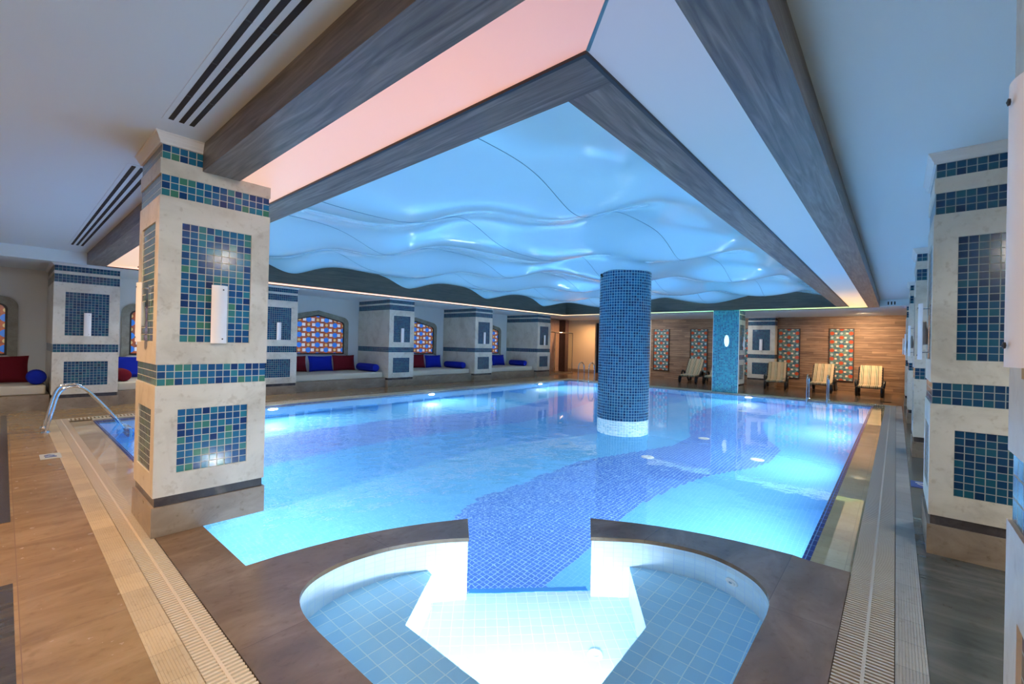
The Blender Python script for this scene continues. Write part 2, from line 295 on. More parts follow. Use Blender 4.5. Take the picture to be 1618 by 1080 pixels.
# the surface is stirred where the return flow wells up, calm elsewhere
dn = N(t, 'ShaderNodeVectorMath', operation='DISTANCE'); dn.inputs[1].default_value = (3.6, 5.6, WZ); t.links.new(geo.outputs['Position'], dn.inputs[0])
mr = N(t, 'ShaderNodeMapRange', interpolation_type='SMOOTHSTEP'); mr.inputs[1].default_value = 0.5; mr.inputs[2].default_value = 4.2; mr.inputs[3].default_value = 1.0; mr.inputs[4].default_value = 0.10
t.links.new(dn.outputs['Value'], mr.inputs[0]); t.links.new(mr.outputs[0], bp.inputs['Strength'])
t.links.new(n1.outputs[0], bp.inputs['Height']); t.links.new(bp.outputs[0], g.inputs['Normal'])
t.links.new(g.outputs[0], t.nodes['Material Output'].inputs[0])
M_WATER = m
m, t, b = new_mat('shower_glass')
b.inputs['Base Color'].default_value = (0.95, 0.97, 0.96, 1); b.inputs['Roughness'].default_value = 0.02; b.inputs['Transmission Weight'].default_value = 1; b.inputs['IOR'].default_value = 1.1
M_GLASS = m

# ------------------------------------------------------------------ mesh helpers
class MB:
    def __init__(s): s.v = []; s.f = []; s.uv = []; s.mi = []
    def face(s, pts, uvs=None, mi=0):
        i = len(s.v); s.v += [tuple(p) for p in pts]; s.f.append(tuple(range(i, i+len(pts))))
        s.uv.append(uvs or [(p[0], p[1]) for p in pts]); s.mi.append(mi); return s
    def box(s, x0, y0, z0, x1, y1, z1, mi=0, skip='', uz=None):
        """UVs in metres, measured from the box's own corner; uz = z where v starts"""
        zb = z0 if uz is None else uz
        def V(a, b): return [(a, z0-zb), (b, z0-zb), (b, z1-zb), (a, z1-zb)]
        dx, dy = x1-x0, y1-y0
        if 'f' not in skip: s.face([(x0, y0, z0), (x1, y0, z0), (x1, y0, z1), (x0, y0, z1)], V(0, dx), mi)
        if 'b' not in skip: s.face([(x1, y1, z0), (x0, y1, z0), (x0, y1, z1), (x1, y1, z1)], V(0, dx), mi)
        if 'l' not in skip: s.face([(x0, y1, z0), (x0, y0, z0), (x0, y0, z1), (x0, y1, z1)], V(0, dy), mi)
        if 'r' not in skip: s.face([(x1, y0, z0), (x1, y1, z0), (x1, y1, z1), (x1, y0, z1)], V(0, dy), mi)
        if 't' not in skip: s.face([(x0, y0, z1), (x1, y0, z1), (x1, y1, z1), (x0, y1, z1)], [(x0, y0), (x1, y0), (x1, y1), (x0, y1)], mi)
        if 'd' not in skip: s.face([(x0, y1, z0), (x1, y1, z0), (x1, y0, z0), (x0, y0, z0)], [(x0, y1), (x1, y1), (x1, y0), (x0, y0)], mi)
        return s
    def prism(s, poly, z0, z1, mi=0, side_mi=None, caps='tb', closed=True):
        sm = mi if side_mi is None else side_mi
        tris = tessellate_polygon([[Vector((x, y, 0)) for x, y in poly]])
        for a, b, c in tris:
            p = [poly[a], poly[b], poly[c]]
            ar = (p[1][0]-p[0][0])*(p[2][1]-p[0][1])-(p[2][0]-p[0][0])*(p[1][1]-p[0][1])
            if ar < 0: p = p[::-1]
            if 't' in caps: s.face([(x, y, z1) for x, y in p], list(p), mi)
            if 'b' in caps: s.face([(x, y, z0) for x, y in p[::-1]], list(p[::-1]), mi)
        area2 = sum(poly[i][0]*poly[(i+1) % len(poly)][1]-poly[(i+1) % len(poly)][0]*poly[i][1] for i in range(len(poly)))
        pl = poly if area2 > 0 else poly[::-1]
        if z1 > z0:
            acc = 0
            for i in range(len(pl)):
                a, b_ = pl[i], pl[(i+1) % len(pl)]; d = math.hypot(b_[0]-a[0], b_[1]-a[1])
                s.face([(*a, z0), (*b_, z0), (*b_, z1), (*a, z1)], [(acc, z0), (acc+d, z0), (acc+d, z1), (acc, z1)], sm); acc += d
        return s
    def tube(s, pts, r, n=12, mi=0, cap=True):
        pts = [Vector(p) for p in pts]; rings = []; ref = Vector((0, 0, 1))
        for i, p in enumerate(pts):
            d = (pts[min(i+1, len(pts)-1)]-pts[max(i-1, 0)]).normalized()
            if abs(d.dot(ref)) > 0.98: ref = Vector((0, 1, 0)) if abs(d.y) < 0.9 else Vector((1, 0, 0))
            a = (ref-d*ref.dot(d)).normalized(); ref = a; b_ = d.cross(a)
            rr = r[i] if isinstance(r, (list, tuple)) else r
            rings.append([p+a*rr*math.cos(2*PI*k/n)+b_*rr*math.sin(2*PI*k/n) for k in range(n)])
        for q in range(len(rings)-1):
            for k in range(n):
                k2 = (k+1) % n; s.face([rings[q][k], rings[q][k2], rings[q+1][k2], rings[q+1][k]], [(k/n, q), ((k+1)/n, q), ((k+1)/n, q+1), (k/n, q+1)], mi)
        if cap: s.face(rings[0][::-1], None, mi); s.face(rings[-1], None, mi)
        return s
    def lathe(s, prof, c=(0, 0, 0), n=32, mi=0, a0=0, a1=2*PI):
        """profile of (radius, z)"""
        for q in range(len(prof)-1):
            (r0, z0), (r1, z1) = prof[q], prof[q+1]
            for k in range(n):
                t0 = a0+(a1-a0)*k/n; t1 = a0+(a1-a0)*(k+1)/n; rm = max(r0, r1)
                s.face([(c[0]+r0*math.cos(t0), c[1]+r0*math.sin(t0), c[2]+z0), (c[0]+r0*math.cos(t1), c[1]+r0*math.sin(t1), c[2]+z0),
                        (c[0]+r1*math.cos(t1), c[1]+r1*math.sin(t1), c[2]+z1), (c[0]+r1*math.cos(t0), c[1]+r1*math.sin(t0), c[2]+z1)],
                       [(rm*t0, z0), (rm*t1, z0), (rm*t1, z1), (rm*t0, z1)], mi)
        return s
    def build(s, name, mats, parent=None, smooth=False, weld=True, loc=None):
        me = bpy.data.meshes.new(name); me.from_pydata(s.v, [], s.f); me.update()
        uvl = me.uv_layers.new(name='UVMap'); k = 0
        for uvs in s.uv:
            for q in uvs: uvl.data[k].uv = q; k += 1
        mats = mats if isinstance(mats, (list, tuple)) else [mats]
        for mm in mats: me.materials.append(mm)
        for p, i in zip(me.polygons, s.mi): p.material_index = i
        if weld:
            bm = bmesh.new(); bm.from_mesh(me); bmesh.ops.remove_doubles(bm, verts=bm.verts, dist=1e-5)
            bad = [f for f in bm.faces if f.calc_area() < 1e-10]
            if bad: bmesh.ops.delete(bm, geom=bad, context='FACES')
            bm.to_mesh(me); bm.free()
        if smooth:
            for p in me.polygons: p.use_smooth = True
            me.set_sharp_from_angle(angle=math.radians(40))
        o = bpy.data.objects.new(name, me); COL.objects.link(o)
        if loc is not None: o.location = loc
        if parent is not None: o.parent = parent
        return o
def tag(o, label=None, cat=None, group=None, kind=None):
    if label: o['label'] = label
    if cat: o['category'] = cat
    if group: o['group'] = group
    if kind: o['kind'] = kind
    return o
def struct(o, label=None): return tag(o, label, kind='structure')
def thing(name, label, cat, loc=(0, 0, 0), rz=0, group=None):
    o = bpy.data.objects.new(name, None); COL.objects.link(o); o.location = loc; o.rotation_euler = (0, 0, rz); o.empty_display_size = 0.1
    return tag(o, label, cat, group)
def copy_tree(o, parent=None):
    c = o.copy(); COL.objects.link(c); c.parent = parent
    for ch in list(o.children): copy_tree(ch, c)
    return c
def catmull(pts, n=6):
    out = []
    for i in range(len(pts)-1):
        p0 = pts[max(i-1, 0)]; p1 = pts[i]; p2 = pts[i+1]; p3 = pts[min(i+2, len(pts)-1)]
        for k in range(n):
            u_ = k/n
            out.append(tuple(0.5*((2*p1[d])+(-p0[d]+p2[d])*u_+(2*p0[d]-5*p1[d]+4*p2[d]-p3[d])*u_*u_+(-p0[d]+3*p1[d]-3*p2[d]+p3[d])*u_**3) for d in range(len(p1))))
    out.append(tuple(pts[-1])); return out

# ------------------------------------------------------------------ measures (metres; photographer stands at x=0, y=0)
PX0, PX1, PY0, PY1 = 1.05, 16.0, 0.45, 10.58       # pool water edges (outer side of the cobalt rim)
WZ = -0.035                                         # water level
DEPTH = -1.46
BKY, TWX = 14.2, 21.0                               # alcove back wall, timber wall
CZ, SZ = 3.0, 2.86                                  # ceiling, soffit
BZ = 2.785                                          # underside of the beams
CC = (1.07, 0.45)                                   # corner of the spa quarter circle

# ------------------------------------------------------------------ room shell
struct(MB().box(-4.1, -3.1, CZ, 1.0, 11.45, CZ+.12).box(1.0, -3.1, CZ, 16.65, 0.38, CZ+.12).build('ceiling', M_CEIL), 'white flat ceiling around the beams')
struct(MB().box(-4.1, 11.45, SZ, TWX+.1, BKY+.1, CZ+.12).box(16.65, -3.1, SZ-.04, TWX+.1, 11.45, CZ+.12).build('ceiling', M_CEIL), 'lower white ceiling over the alcoves and the loungers')
struct(MB().box(0.9, 0.3, 3.55, 16.8, 11.5, 3.62).build('ceiling', M_CEIL), 'slab above the wave ceiling')
struct(MB().box(-4.1, BKY, -.1, TWX+.1, BKY+.15, SZ+.05).build('wall_left', M_WALL), 'white alcove wall behind the benches')
struct(MB().box(TWX, -3.1, -.1, TWX+.15, 9.15, SZ+.05).build('wall_back', M_WOOD), 'brown timber board wall behind the loungers')
struct(MB().box(-4.1, -3.1, -.1, TWX+.1, -3.0, CZ+.1).build('wall_right', M_WALL), 'white wall behind the right-hand columns')
struct(MB().box(-4.1, -3.1, -.1, -4.0, BKY+.1, CZ+.1).build('wall_front', M_WALL), 'white end wall of the walkway left of the pool')
# warm corner wall with the dark doorway
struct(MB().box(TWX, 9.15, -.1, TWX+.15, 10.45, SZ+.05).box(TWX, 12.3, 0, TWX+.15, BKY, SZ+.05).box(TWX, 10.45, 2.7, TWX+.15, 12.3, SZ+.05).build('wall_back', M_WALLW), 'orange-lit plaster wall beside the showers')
struct(MB().box(TWX-.02, 12.3, 0, TWX, BKY, .16).build('baseboard_back', M_PLINTH), 'low brown skirting on the orange-lit wall by the showers')
d = struct(MB().box(TWX+.9, 10.3, 0, TWX+.95, 12.5, 2.75).box(TWX+.15, 10.3, 0, TWX+.9, 10.36, 2.75).box(TWX+.15, 12.34, 0, TWX+.9, 12.4, 2.75).build('door_1', simple('dark_passage', (.012, .012, .014), .8)), 'dark open doorway at the back corner')

# floors
deck = MB()
deck.box(-4.1, -3.1, -.2, 0.47, BKY, 0).box(0.47, 10.95, -.2, 16.45, BKY, 0)
struct(deck.build('floor', M_DECK), 'tan stone floor left of the pool')
struct(MB().box(16.45, -0.14, -.2, TWX, BKY, 0).build('floor', M_DECKF), 'brown stone floor under the loungers')
struct(MB().box(0.47, -3.1, -.2, TWX, -0.14, 0).build('floor', M_GREEN), 'grey-green stone floor along the right columns')
ins = MB()
y = 14.0
ins.box(-0.005, 5.25, 0, 0.062, 12.0, .002).box(-0.02, -.5, 0, 0.062, 3.95, .002)
struct(ins.build('trim_1', M_INSET), 'dark inlaid strip in the tan floor')
struct(MB().box(17.2, -0.1, 0, 17.42, .3, .002).box(17.2, .08, 0, 20.8, .28, .002).build('trim_2', M_INSET), 'dark inlaid strip in the floor by the lounger nearest the right columns')
# ribbed strips, drain grates, overflow ledges
def ribs(x0, y0, x1, y1, along, pitch=0.012):
    mb = MB().box(x0, y0, -.2, x1, y1, -.003)
    a0, a1 = (x0, x1) if along == 'y' else (y0, y1)
    n = int((a1-a0)/pitch)
    for i in range(n):
        a = a0+i*pitch+.001
        if along == 'y': mb.box(a, y0, -.003, a+pitch*.62, y1, 0, skip='dfb')
        else: mb.box(x0, a, -.003, x1, a+pitch*.62, 0, skip='dlr')
    return mb
struct(ribs(0.47, -0.14, 0.60, 10.95, 'y').build('trim_3', M_RIB), 'cream ribbed tile strip beside the left drain')
struct(ribs(0.60, -0.14, 16.45, -0.02, 'x').build('trim_4', M_RIBR), 'grey ribbed tile strip beside the right drain')
def grate(name, x0, y0, x1, y1, along, pitch, mat, label, mid=True):
    o = MB().box(x0, y0, -.16, x1, y1, -.05, 1)
    n = int(((y1-y0) if along == 'y' else (x1-x0))/pitch)
    for i in range(n):
        if along == 'y':
            a = y0+i*pitch
            o.box(x0+.004, a, -.02, x1-.004, a+pitch*.48, -.001, skip='d')
        else:
            a = x0+i*pitch
            o.box(a, y0+.004, -.02, a+pitch*.48, y1-.004, -.001, skip='d')
    if mid:
        c_ = (x0+x1)/2 if along == 'y' else (y0+y1)/2
        if along == 'y': o.box(c_-.007, y0, -.02, c_+.007, y1, .0005)
        else: o.box(x0, c_-.007, -.02, x1, c_+.007, .0005)
    q = o.build(name, [mat, M_GROOVE], weld=False)
    return tag(q, label, 'drain grate')
grate('drain_grate', 0.60, 0.0, 0.76, 10.95, 'y', 0.028, M_GRATE, 'cream slotted drain grate running along the left pool side')
grate('drain_grate', 0.76, -0.02, 16.45, 0.21, 'x', 0.028, M_GRATER, 'pale slotted drain grate running along the right pool side')
grate('drain_grate', 0.76, 10.72, 16.45, 10.90, 'x', 0.05, M_GRATE, 'cream slotted drain grate along the alcove side of the pool', mid=False)
grate('drain_grate', 16.16, 0.21, 16.36, 10.72, 'y', 0.05, M_GRATE, 'slotted drain grate along the lounger side of the pool', mid=False)
struct(MB().box(0.60, -.02, -.2, .76, 0, 0).box(0.60, 10.90, -.2, 16.45, 10.95, 0).box(16.36, -.02, -.2, 16.45, 10.90, 0).build('trim_5', M_RIB), 'cream edge tiles behind the far drains')
# ledges slope down to the drains under a film of water
struct(MB().box(0.76, 4.8, -.3, PX0, 10.72, WZ+.001).build('trim_6', M_LEDGE), 'sand coloured overflow ledge left of the pool')
struct(MB().box(3.82, 0.21, -.3, 16.16, PY0, WZ+.001).build('trim_7', M_LEDGER), 'olive overflow ledge right of the pool')
struct(MB().box(PX0, PY1, -.3, 16.16, 10.72, WZ+.03).box(PX1, PY0, -.3, 16.16, PY1, WZ+.03).build('trim_8', M_RIB), 'cream far coping of the pool')
rim = MB()
rim.box(PX0, 4.8, -.2, PX0+.045, PY1, WZ+.004).box(3.8, PY0, -.2, PX1, PY0+.05, WZ+.004).box(PX0, PY1-.03, -.2, PX1, PY1, WZ+.002).box(PX1-.03, PY0, -.2, PX1, PY1, WZ+.002)
struct(rim.build('trim_9', M_RIM), 'cobalt blue tile rim around the pool')

# ------------------------------------------------------------------ pool basin
RO, RI = 2.75, 2.42
def pc(r, deg): return (CC[0]+r*math.cos(math.radians(deg)), CC[1]+r*math.sin(math.radians(deg)))
def interp(tab, x):
    if x <= tab[0][0]: return tab[0][1]
    for (xa, ya), (xb, yb) in zip(tab, tab[1:]):
        if x <= xb: return ya+(yb-ya)*(x-xa)/(xb-xa)
    return tab[-1][1]
B1U = [(1.05, 3.6), (2.84, 3.75), (3.51, 3.92), (4.17, 4.11), (4.92, 4.01), (6.36, 3.92), (7.38, 3.51), (8.27, 3.17), (9.27, 3.17), (10.57, 3.62), (11.71, 3.96), (12.87, 4.06), (14.5, 3.95), (16, 3.4)]
B1L = [(1.05, 1.2), (2.5, 1.7), (3.31, 2.38), (5.21, 2.46), (6.14, 2.34), (7.03, 2.11), (7.86, 1.69), (8.44, 1.53), (9.3, 1.54), (9.99, 1.87), (11.4, 2.27), (12.61, 2.47), (14.32, 2.39), (16, 1.9)]
B2U = [(1.05, 8.5), (3.22, 8.72), (4.19, 8.84), (5.58, 8.74), (7.14, 8.3), (8.41, 7.9), (9.84, 7.99), (11.29, 8.4), (12.73, 8.4), (16, 7.6)]
B2L = [(1.05, 6.9), (2.62, 7.07), (4.09, 7.18), (5.07, 7.06), (6.83, 6.77), (7.79, 6.51), (8.71, 6.47), (10.08, 6.64), (12.07, 7.03), (16, 6.2)]
P2 = [(1.05, 5.5), (3.39, 5.6), (5.63, 5.56), (6.68, 5.25), (7.53, 4.95), (8.19, 4.67), (9.5, 4.6), (12, 5.2), (16, 5.0)]
flo = MB(); q = 0.05
nx = int((PX1-PX0)/q); ny = int((PY1-PY0)/q)
for i in range(nx+1):
    x0 = PX0+i*q; x1 = min(x0+q, PX1); xm = x0+q/2
    runs = []
    for j in range(ny+1):
        y0 = PY0+j*q; ym = y0+q/2
        if interp(B1L, xm) < ym < interp(B1U, xm) or interp(B2L, xm) < ym < interp(B2U, xm): k = 2
        elif interp(P2, xm) < ym < interp(B2L, xm): k = 1
        else: k = 0
        if runs and runs[-1][0] == k: runs[-1][2] = min(y0+q, PY1)
        else: runs.append([k, y0, min(y0+q, PY1)])
    for k, ya, yb in runs:
        if yb > ya: flo.face([(x0, ya, DEPTH), (x1, ya, DEPTH), (x1, yb, DEPTH), (x0, yb, DEPTH)], [(x0-PX0, ya-PY0), (x1-PX0, ya-PY0), (x1-PX0, yb-PY0), (x0-PX0, yb-PY0)], k)
pf = struct(flo.build('pool_floor', [M_PL, M_PM, M_PD], weld=False), 'pool floor with wavy royal blue bands in light blue tile')
pw = MB()
pw.box(PX0-.2, PY0-.2, DEPTH-.2, PX1+.2, PY0, -.21).box(PX0-.2, PY1, DEPTH-.2, PX1+.2, PY1+.2, -.31)
pw.box(PX0-.2, PY0, DEPTH-.2, PX0, PY1, -.31).box(PX1, PY0, DEPTH-.2, PX1+.2, PY1, -.31).box(PX0, PY0, DEPTH-.2, PX1, PY1, DEPTH-.005)
struct(pw.build('pool_wall', M_PW), 'blue tiled pool walls')
# dark stone deck and spa rim around the quarter-circle spa
tipLo, tipLi = (2.62, 2.73), (2.37, 2.45)
tipRo, tipRi = (3.37, 1.98), (3.04, 1.78)
inner = [tipLi, (2.17, 2.61), (1.90, 2.745), (1.62, 2.80), (1.43, 2.785), (1.27, 2.72), (1.16, 2.60), (1.10, 2.42), (1.085, 2.2)]
inner = catmull(inner, 5)
innerR = catmull([(2.86, 0.53), (3.01, 0.545), (3.14, 0.59), (3.26, 0.68), (3.35, 0.82), (3.40, 1.0), (3.38, 1.2), (3.27, 1.48), tipRi], 5)
inner_full = inner+[(1.085, 0.75), (1.10, 0.62), (1.17, 0.55), (1.29, 0.53)]+innerR
outerL = [pc(RO, a) for a in (90, 86, 82, 78, 74, 70, 66, 62, 58)]+[tipLo]
outerR = [tipRo]+[pc(RO, a) for a in (30, 26, 22, 18, 14, 10, 6, 2)]
poly = [(0.76, 0.21), (3.80, 0.21), (3.80, 0.45)]+outerR[::-1]+innerR[::-1]+[(1.29, 0.53), (1.17, 0.55), (1.10, 0.62), (1.085, 0.75)]+inner[::-1]+outerL[::-1]+[(1.06, 4.14), (1.06, 4.83), (0.76, 4.83)]
st = MB().prism(poly, -.028, 0, 0)
struct(st.build('spa_coping', M_SPAD), 'polished brown stone coping around the spa')
def off(poly_, d):
    n = len(poly_); out = []
    for i in range(n):
        a, b_, c_ = Vector(poly_[i-1]), Vector(poly_[i]), Vector(poly_[(i+1) % n])
        e1 = (b_-a); e2 = (c_-b_)
        if e1.length < 1e-6 or e2.length < 1e-6: out.append(tuple(b_)); continue
        n1_ = Vector((-e1.y, e1.x)).normalized(); n2_ = Vector((-e2.y, e2.x)).normalized()
        nn = (n1_+n2_)
        nn = nn.normalized() if nn.length > 1e-6 else n1_
        out.append(tuple(b_+nn*d/max(0.5, nn.dot(n1_))))
    return out
sw = MB().prism(off(poly, 0.008), DEPTH, -.028, 0)
struct(sw.build('spa_wall', M_SW), 'white tiled spa walls under the stone coping')
# spa floor and seats
gap_arc = [pc(RI+.03, a) for a in (34, 39, 45, 51, 56.5)]
spa_poly = [(1.0, 0.45)]+[(3.0, .45), (3.5, .7), (3.5, 1.2), (3.25, 1.75)]+[(3.10, 1.83), (2.43, 2.50)]+[(2.2, 2.75), (1.6, 2.9), (1.1, 2.7), (1.0, 2.4)]
SF, SS = -0.93, -0.46
mb = MB().prism(spa_poly, DEPTH, SF, 0, 1)
c45 = math.sqrt(.5)
mb.uv = [[((a-b_)*c45, (a+b_)*c45) for a, b_ in q] for q in mb.uv]
struct(mb.build('spa_floor', [M_SFF, M_RIM]), 'pale blue tiled spa floor')
struct(MB().prism([(3.10, 1.83), (3.13, 1.87), (2.47, 2.54), (2.43, 2.50)], DEPTH, SF+.006, 0, 0).build('trim_10', simple('step_edge_blue', (.05, .24, .62), .3)), 'royal blue step edge between spa and pool')
seat = [(1.0, .45), (3.0, .45), (3.5, .7), (3.5, 1.2), (3.3, 1.58), (3.21, 1.53), (2.66, 1.15), (1.66, 1.13), (1.66, 2.26), (2.12, 2.58), (2.15, 2.75), (1.6, 2.9), (1.1, 2.7), (1.0, 2.4)]
struct(MB().prism(seat, SF, SS, 0, 1).build('spa_seat', [M_SF, M_SW]), 'tiled underwater seat around the spa')
# water: one still sheet over pool, ledges and spa
struct(MB().face([(PX0, PY0, WZ), (PX1, PY0, WZ), (PX1, PY1, WZ), (PX0, PY1, WZ)]).build('pool_water', M_WATER), 'still clear water of pool and spa')

# ------------------------------------------------------------------ underwater lamps
def pool_light(x, y, z, d, power, label, size=0.2, spread=178, color=COOL):
    ang = math.atan2(d[1], d[0])
    t_ = thing('underwater_lamp', label, 'pool lamp', (x, y, z), ang, 'underwater lamps')
    ring = MB(); n = 24
    for k in range(n):
        a, b_ = 2*PI*k/n, 2*PI*(k+1)/n
        for (r0, r1, x0, x1) in ((.10, .13, .02, .0), (.085, .10, .012, .02)):
            ring.face([(x0, r0*math.cos(a), r0*math.sin(a)), (x1, r1*math.cos(a), r1*math.sin(a)), (x1, r1*math.cos(b_), r1*math.sin(b_)), (x0, r0*math.cos(b_), r0*math.sin(b_))])
    ring.build('ring', M_STEEL, t_, smooth=True)
    ln = MB(); ln.face([(.014, .086*math.cos(2*PI*k/n), .086*math.sin(2*PI*k/n)) for k in range(n)]); ln.build('lens', M_LAMPW, t_)
    l = area('lamp_light', (0.03, 0, 0), (1, 0, .10), size, power, color, spread); l.parent = t_
    return t_
PW = 42
for i, x in enumerate((5.1, 8.36, 11.4, 14.03)):
    pool_light(x, PY0+.002, -.5, (0, 1), PW*(1.0 if i < 3 else .8), ['round underwater lamp in the right pool wall nearest the spa', 'round underwater lamp in the right pool wall with the long bright beam', 'round underwater lamp in the right pool wall by the third column', 'round underwater lamp in the right pool wall nearest the loungers'][i])
for i, x in enumerate((4.0, 8.5, 13.9)):
    pool_light(x, PY1-.002, -.5, (0, -1), PW*1.4, ['round underwater lamp in the alcove side wall just right of the large near column', 'round underwater lamp glowing in front of the second alcove column', 'round underwater lamp in the alcove side wall nearest the shower'][i])
pool_light(PX1-.002, 3.61, -.5, (-1, 0), PW, 'round underwater lamp glowing below the square blue column')
pool_light(PX1-.002, 8.6, -.5, (-1, 0), PW*.8, 'round underwater lamp near the far ladder')
pool_light(PX0+.002, 7.2, -.5, (1, 0), PW*.8, 'round underwater lamp in the left wall behind the big column')
pool_light(PX0+.002, 4.5, -.5, (1, 0), PW*.6, 'round underwater lamp in the left wall under the big column')
pool_light(1.95, 1.137, -.70, (.0, 1), 8, 'bright round lamp in the step of the right spa seat', 0.2, 175, (.93, .97, 1))


# ------------------------------------------------------------------ columns
def face_frame(mb, axis, sgn, p, a0, a1, z0, z1, hole, th):
    """stone slab of thickness th on a face; hole = (a, b, zlo, zhi) or None.  axis 'x': face normal along x"""
    def bx(aa, ab, za, zb):
        if ab-aa < 1e-4 or zb-za < 1e-4: return
        lo, hi = (p, p+sgn*th) if sgn > 0 else (p-th, p)
        if axis == 'x': mb.box(lo, aa, za, hi, ab, zb, uz=0)
        else: mb.box(aa, lo, za, ab, hi, zb, uz=0)
    if not hole: bx(a0, a1, z0, z1); return
    h0, h1, hz0, hz1 = hole
    bx(a0, a1, z0, hz0); bx(a0, a1, hz1, z1); bx(a0, h0, hz0, hz1); bx(h1, a1, hz0, hz1)
def column(x0, y0, x1, y1, ztop, label, panels, label_group=None, mos=None, crown=True):
    M_MOS_ = mos or M_MOS
    t_ = thing('mosaic_column', label, 'column', ((x0+x1)/2, (y0+y1)/2, 0), 0, label_group)
    cx, cy = (x0+x1)/2, (y0+y1)/2
    X0, X1, Y0, Y1 = x0-cx, x1-cx, y0-cy, y1-cy
    dz = ztop-3.0
    MB().box(X0-.006, Y0-.006, 0, X1+.006, Y1+.006, .22, uz=0).build('plinth', M_PLINTH, t_)
    MB().box(X0+.012, Y0+.012, .22, X1-.012, Y1-.012, .29, uz=0).build('stripe', M_DARK, t_)
    th = .012
    def stage(nm, z0, z1, hz):
        mb = MB().box(X0+th, Y0+th, z0, X1-th, Y1-th, z1, uz=0)
        pan = MB()
        for ax, sg, p, a0, a1, key in (('y', -1, Y0+th, X0, X1, 'f'), ('y', 1, Y1-th, X0, X1, 'b'), ('x', -1, X0+th, Y0+th, Y1-th, 'l'), ('x', 1, X1-th, Y0+th, Y1-th, 'r')):
            if key in panels and hz:
                nt = max(3, int(round((a1-a0)*0.66/TP))); wd = nt*TP; m_ = (a0+a1)/2
                h = (m_-wd/2, m_+wd/2, hz[0], hz[1])
                face_frame(mb, ax, sg, p, a0, a1, z0, z1, h, th)
                e = .004
                if ax == 'y': pan.box(h[0], min(p, p+sg*e), hz[0], h[1], max(p, p+sg*e), hz[1], skip='td')
                else: pan.box(min(p, p+sg*e), h[0], hz[0], max(p, p+sg*e), h[1], hz[1], skip='td')
            else: face_frame(mb, ax, sg, p, a0, a1, z0, z1, None, th)
        so_ = mb.build(nm, M_CREAM, t_, weld=False)
        if pan.v: pan.build('mosaic_panel', M_MOS_, so_, weld=False)
    zu = 2.54+dz*.35
    stage('lower_stone', .29, 1.12, (.455, .455+9*TP))
    stage('upper_stone', 1.28, zu, (1.45, 1.45+17*TP-(TP if dz < -.05 else 0)))
    MB().box(X0+.008, Y0+.008, 1.12, X1-.008, Y1-.008, 1.12+3*TP, uz=1.12, skip='td').build('mosaic_band', M_MOS_, t_)
    MB().box(X0+.008, Y0+.008, zu, X1-.008, Y1-.008, zu+3*TP, uz=zu, skip='td').build('mosaic_band', M_MOS_, t_)
    zc = 2.815+dz*.75
    MB().box(X0, Y0, zu+3*TP, X1, Y1, zc).build('cap_stone', M_CREAM, t_)
    MB().box(X0+.008, Y0+.008, zc, X1-.008, Y1-.008, zc+2*TP, uz=zc, skip='td').build('mosaic_band', M_MOS_, t_)
    if crown:
        zz = zc+2*TP; hh = ztop-zz
        prof = [(0, 0), (.006, 0), (.008, .2), (.018, .4), (.020, .5), (.034, .85), (.040, .9), (.040, 1)]
        mb = MB()
        for (o0, q0), (o1, q1) in zip(prof, prof[1:]):
            c0 = [(X0-o0, Y0-o0), (X1+o0, Y0-o0), (X1+o0, Y1+o0), (X0-o0, Y1+o0)]; c1 = [(X0-o1, Y0-o1), (X1+o1, Y0-o1), (X1+o1, Y1+o1), (X0-o1, Y1+o1)]
            for k in range(4):
                k2 = (k+1) % 4; mb.face([(*c0[k], zz+q0*hh), (*c0[k2], zz+q0*hh), (*c1[k2], zz+q1*hh), (*c1[k], zz+q1*hh)])
        mb.box(X0, Y0, zz, X1, Y1, ztop-.001)
        mb.build('crown_moulding', M_MOULD, t_)
    return t_

# wall sconce: curved frosted shade open at the top, on a steel back plate
def make_sconce():
    t_ = thing('wall_sconce', '', 'wall lamp')
    R, H = .075, .46; n = 12; hw = .055
    a_m = math.asin(hw/R)
    pts = [(R*math.sin(-a_m+2*a_m*k/n), -(R*math.cos(-a_m+2*a_m*k/n)-R*math.cos(a_m))-.055) for k in range(n+1)]
    mb = MB()
    for d_ in (0, .004):
        for k in range(n):
            (xa, ya), (xb, yb) = pts[k], pts[k+1]
            q = [(xa, ya+d_, 0), (xb, yb+d_, 0), (xb, yb+d_, H), (xa, ya+d_, H)]
            mb.face(q if d_ == 0 else q[::-1])
    for k in range(n):
        (xa, ya), (xb, yb) = pts[k], pts[k+1]
        for z in (0, H): mb.face([(xa, ya, z), (xb, yb, z), (xb, yb+.004, z), (xa, ya+.004, z)])
    shade_ = mb.build('glass_shade', M_SHADE, t_, smooth=True)
    MB().box(-.045, -.012, .01, .045, -.002, H-.01).build('back_plate', M_STEEL, t_)
    for zb in (.06, H-.04): MB().tube([(0, -.012, zb), (0, -.074, zb)], .005, 8).build('bracket', M_STEEL, t_)
    for z in (.035, H-.035):
        MB().lathe([(0, 0), (.005, .001), (.006, .004), (0, .006)], (0, 0, 0), 10).build('screw', M_BLACK, shade_).matrix_local = Matrix.Translation((0.018, -.079, z)) @ Matrix.Rotation(PI/2, 4, 'X')
    MB().lathe([(0, .12), (.02, .125), (.026, .18), (.02, .25), (.014, .27), (.014, .31), (0, .31)], (0, -.04, 0), 12).build('bulb', M_BULB, t_, smooth=True)
    return t_
SC0 = [make_sconce()]; used = [False]
def sconce(x, y, z, facing, label, group):
    """facing = angle of the outward normal"""
    o = SC0[0] if not used[0] else copy_tree(SC0[0])
    used[0] = True
    o.location = (x, y, z); o.rotation_euler = (0, 0, facing+PI/2); o['label'] = label; o['group'] = group
    return o
SZc = 1.445
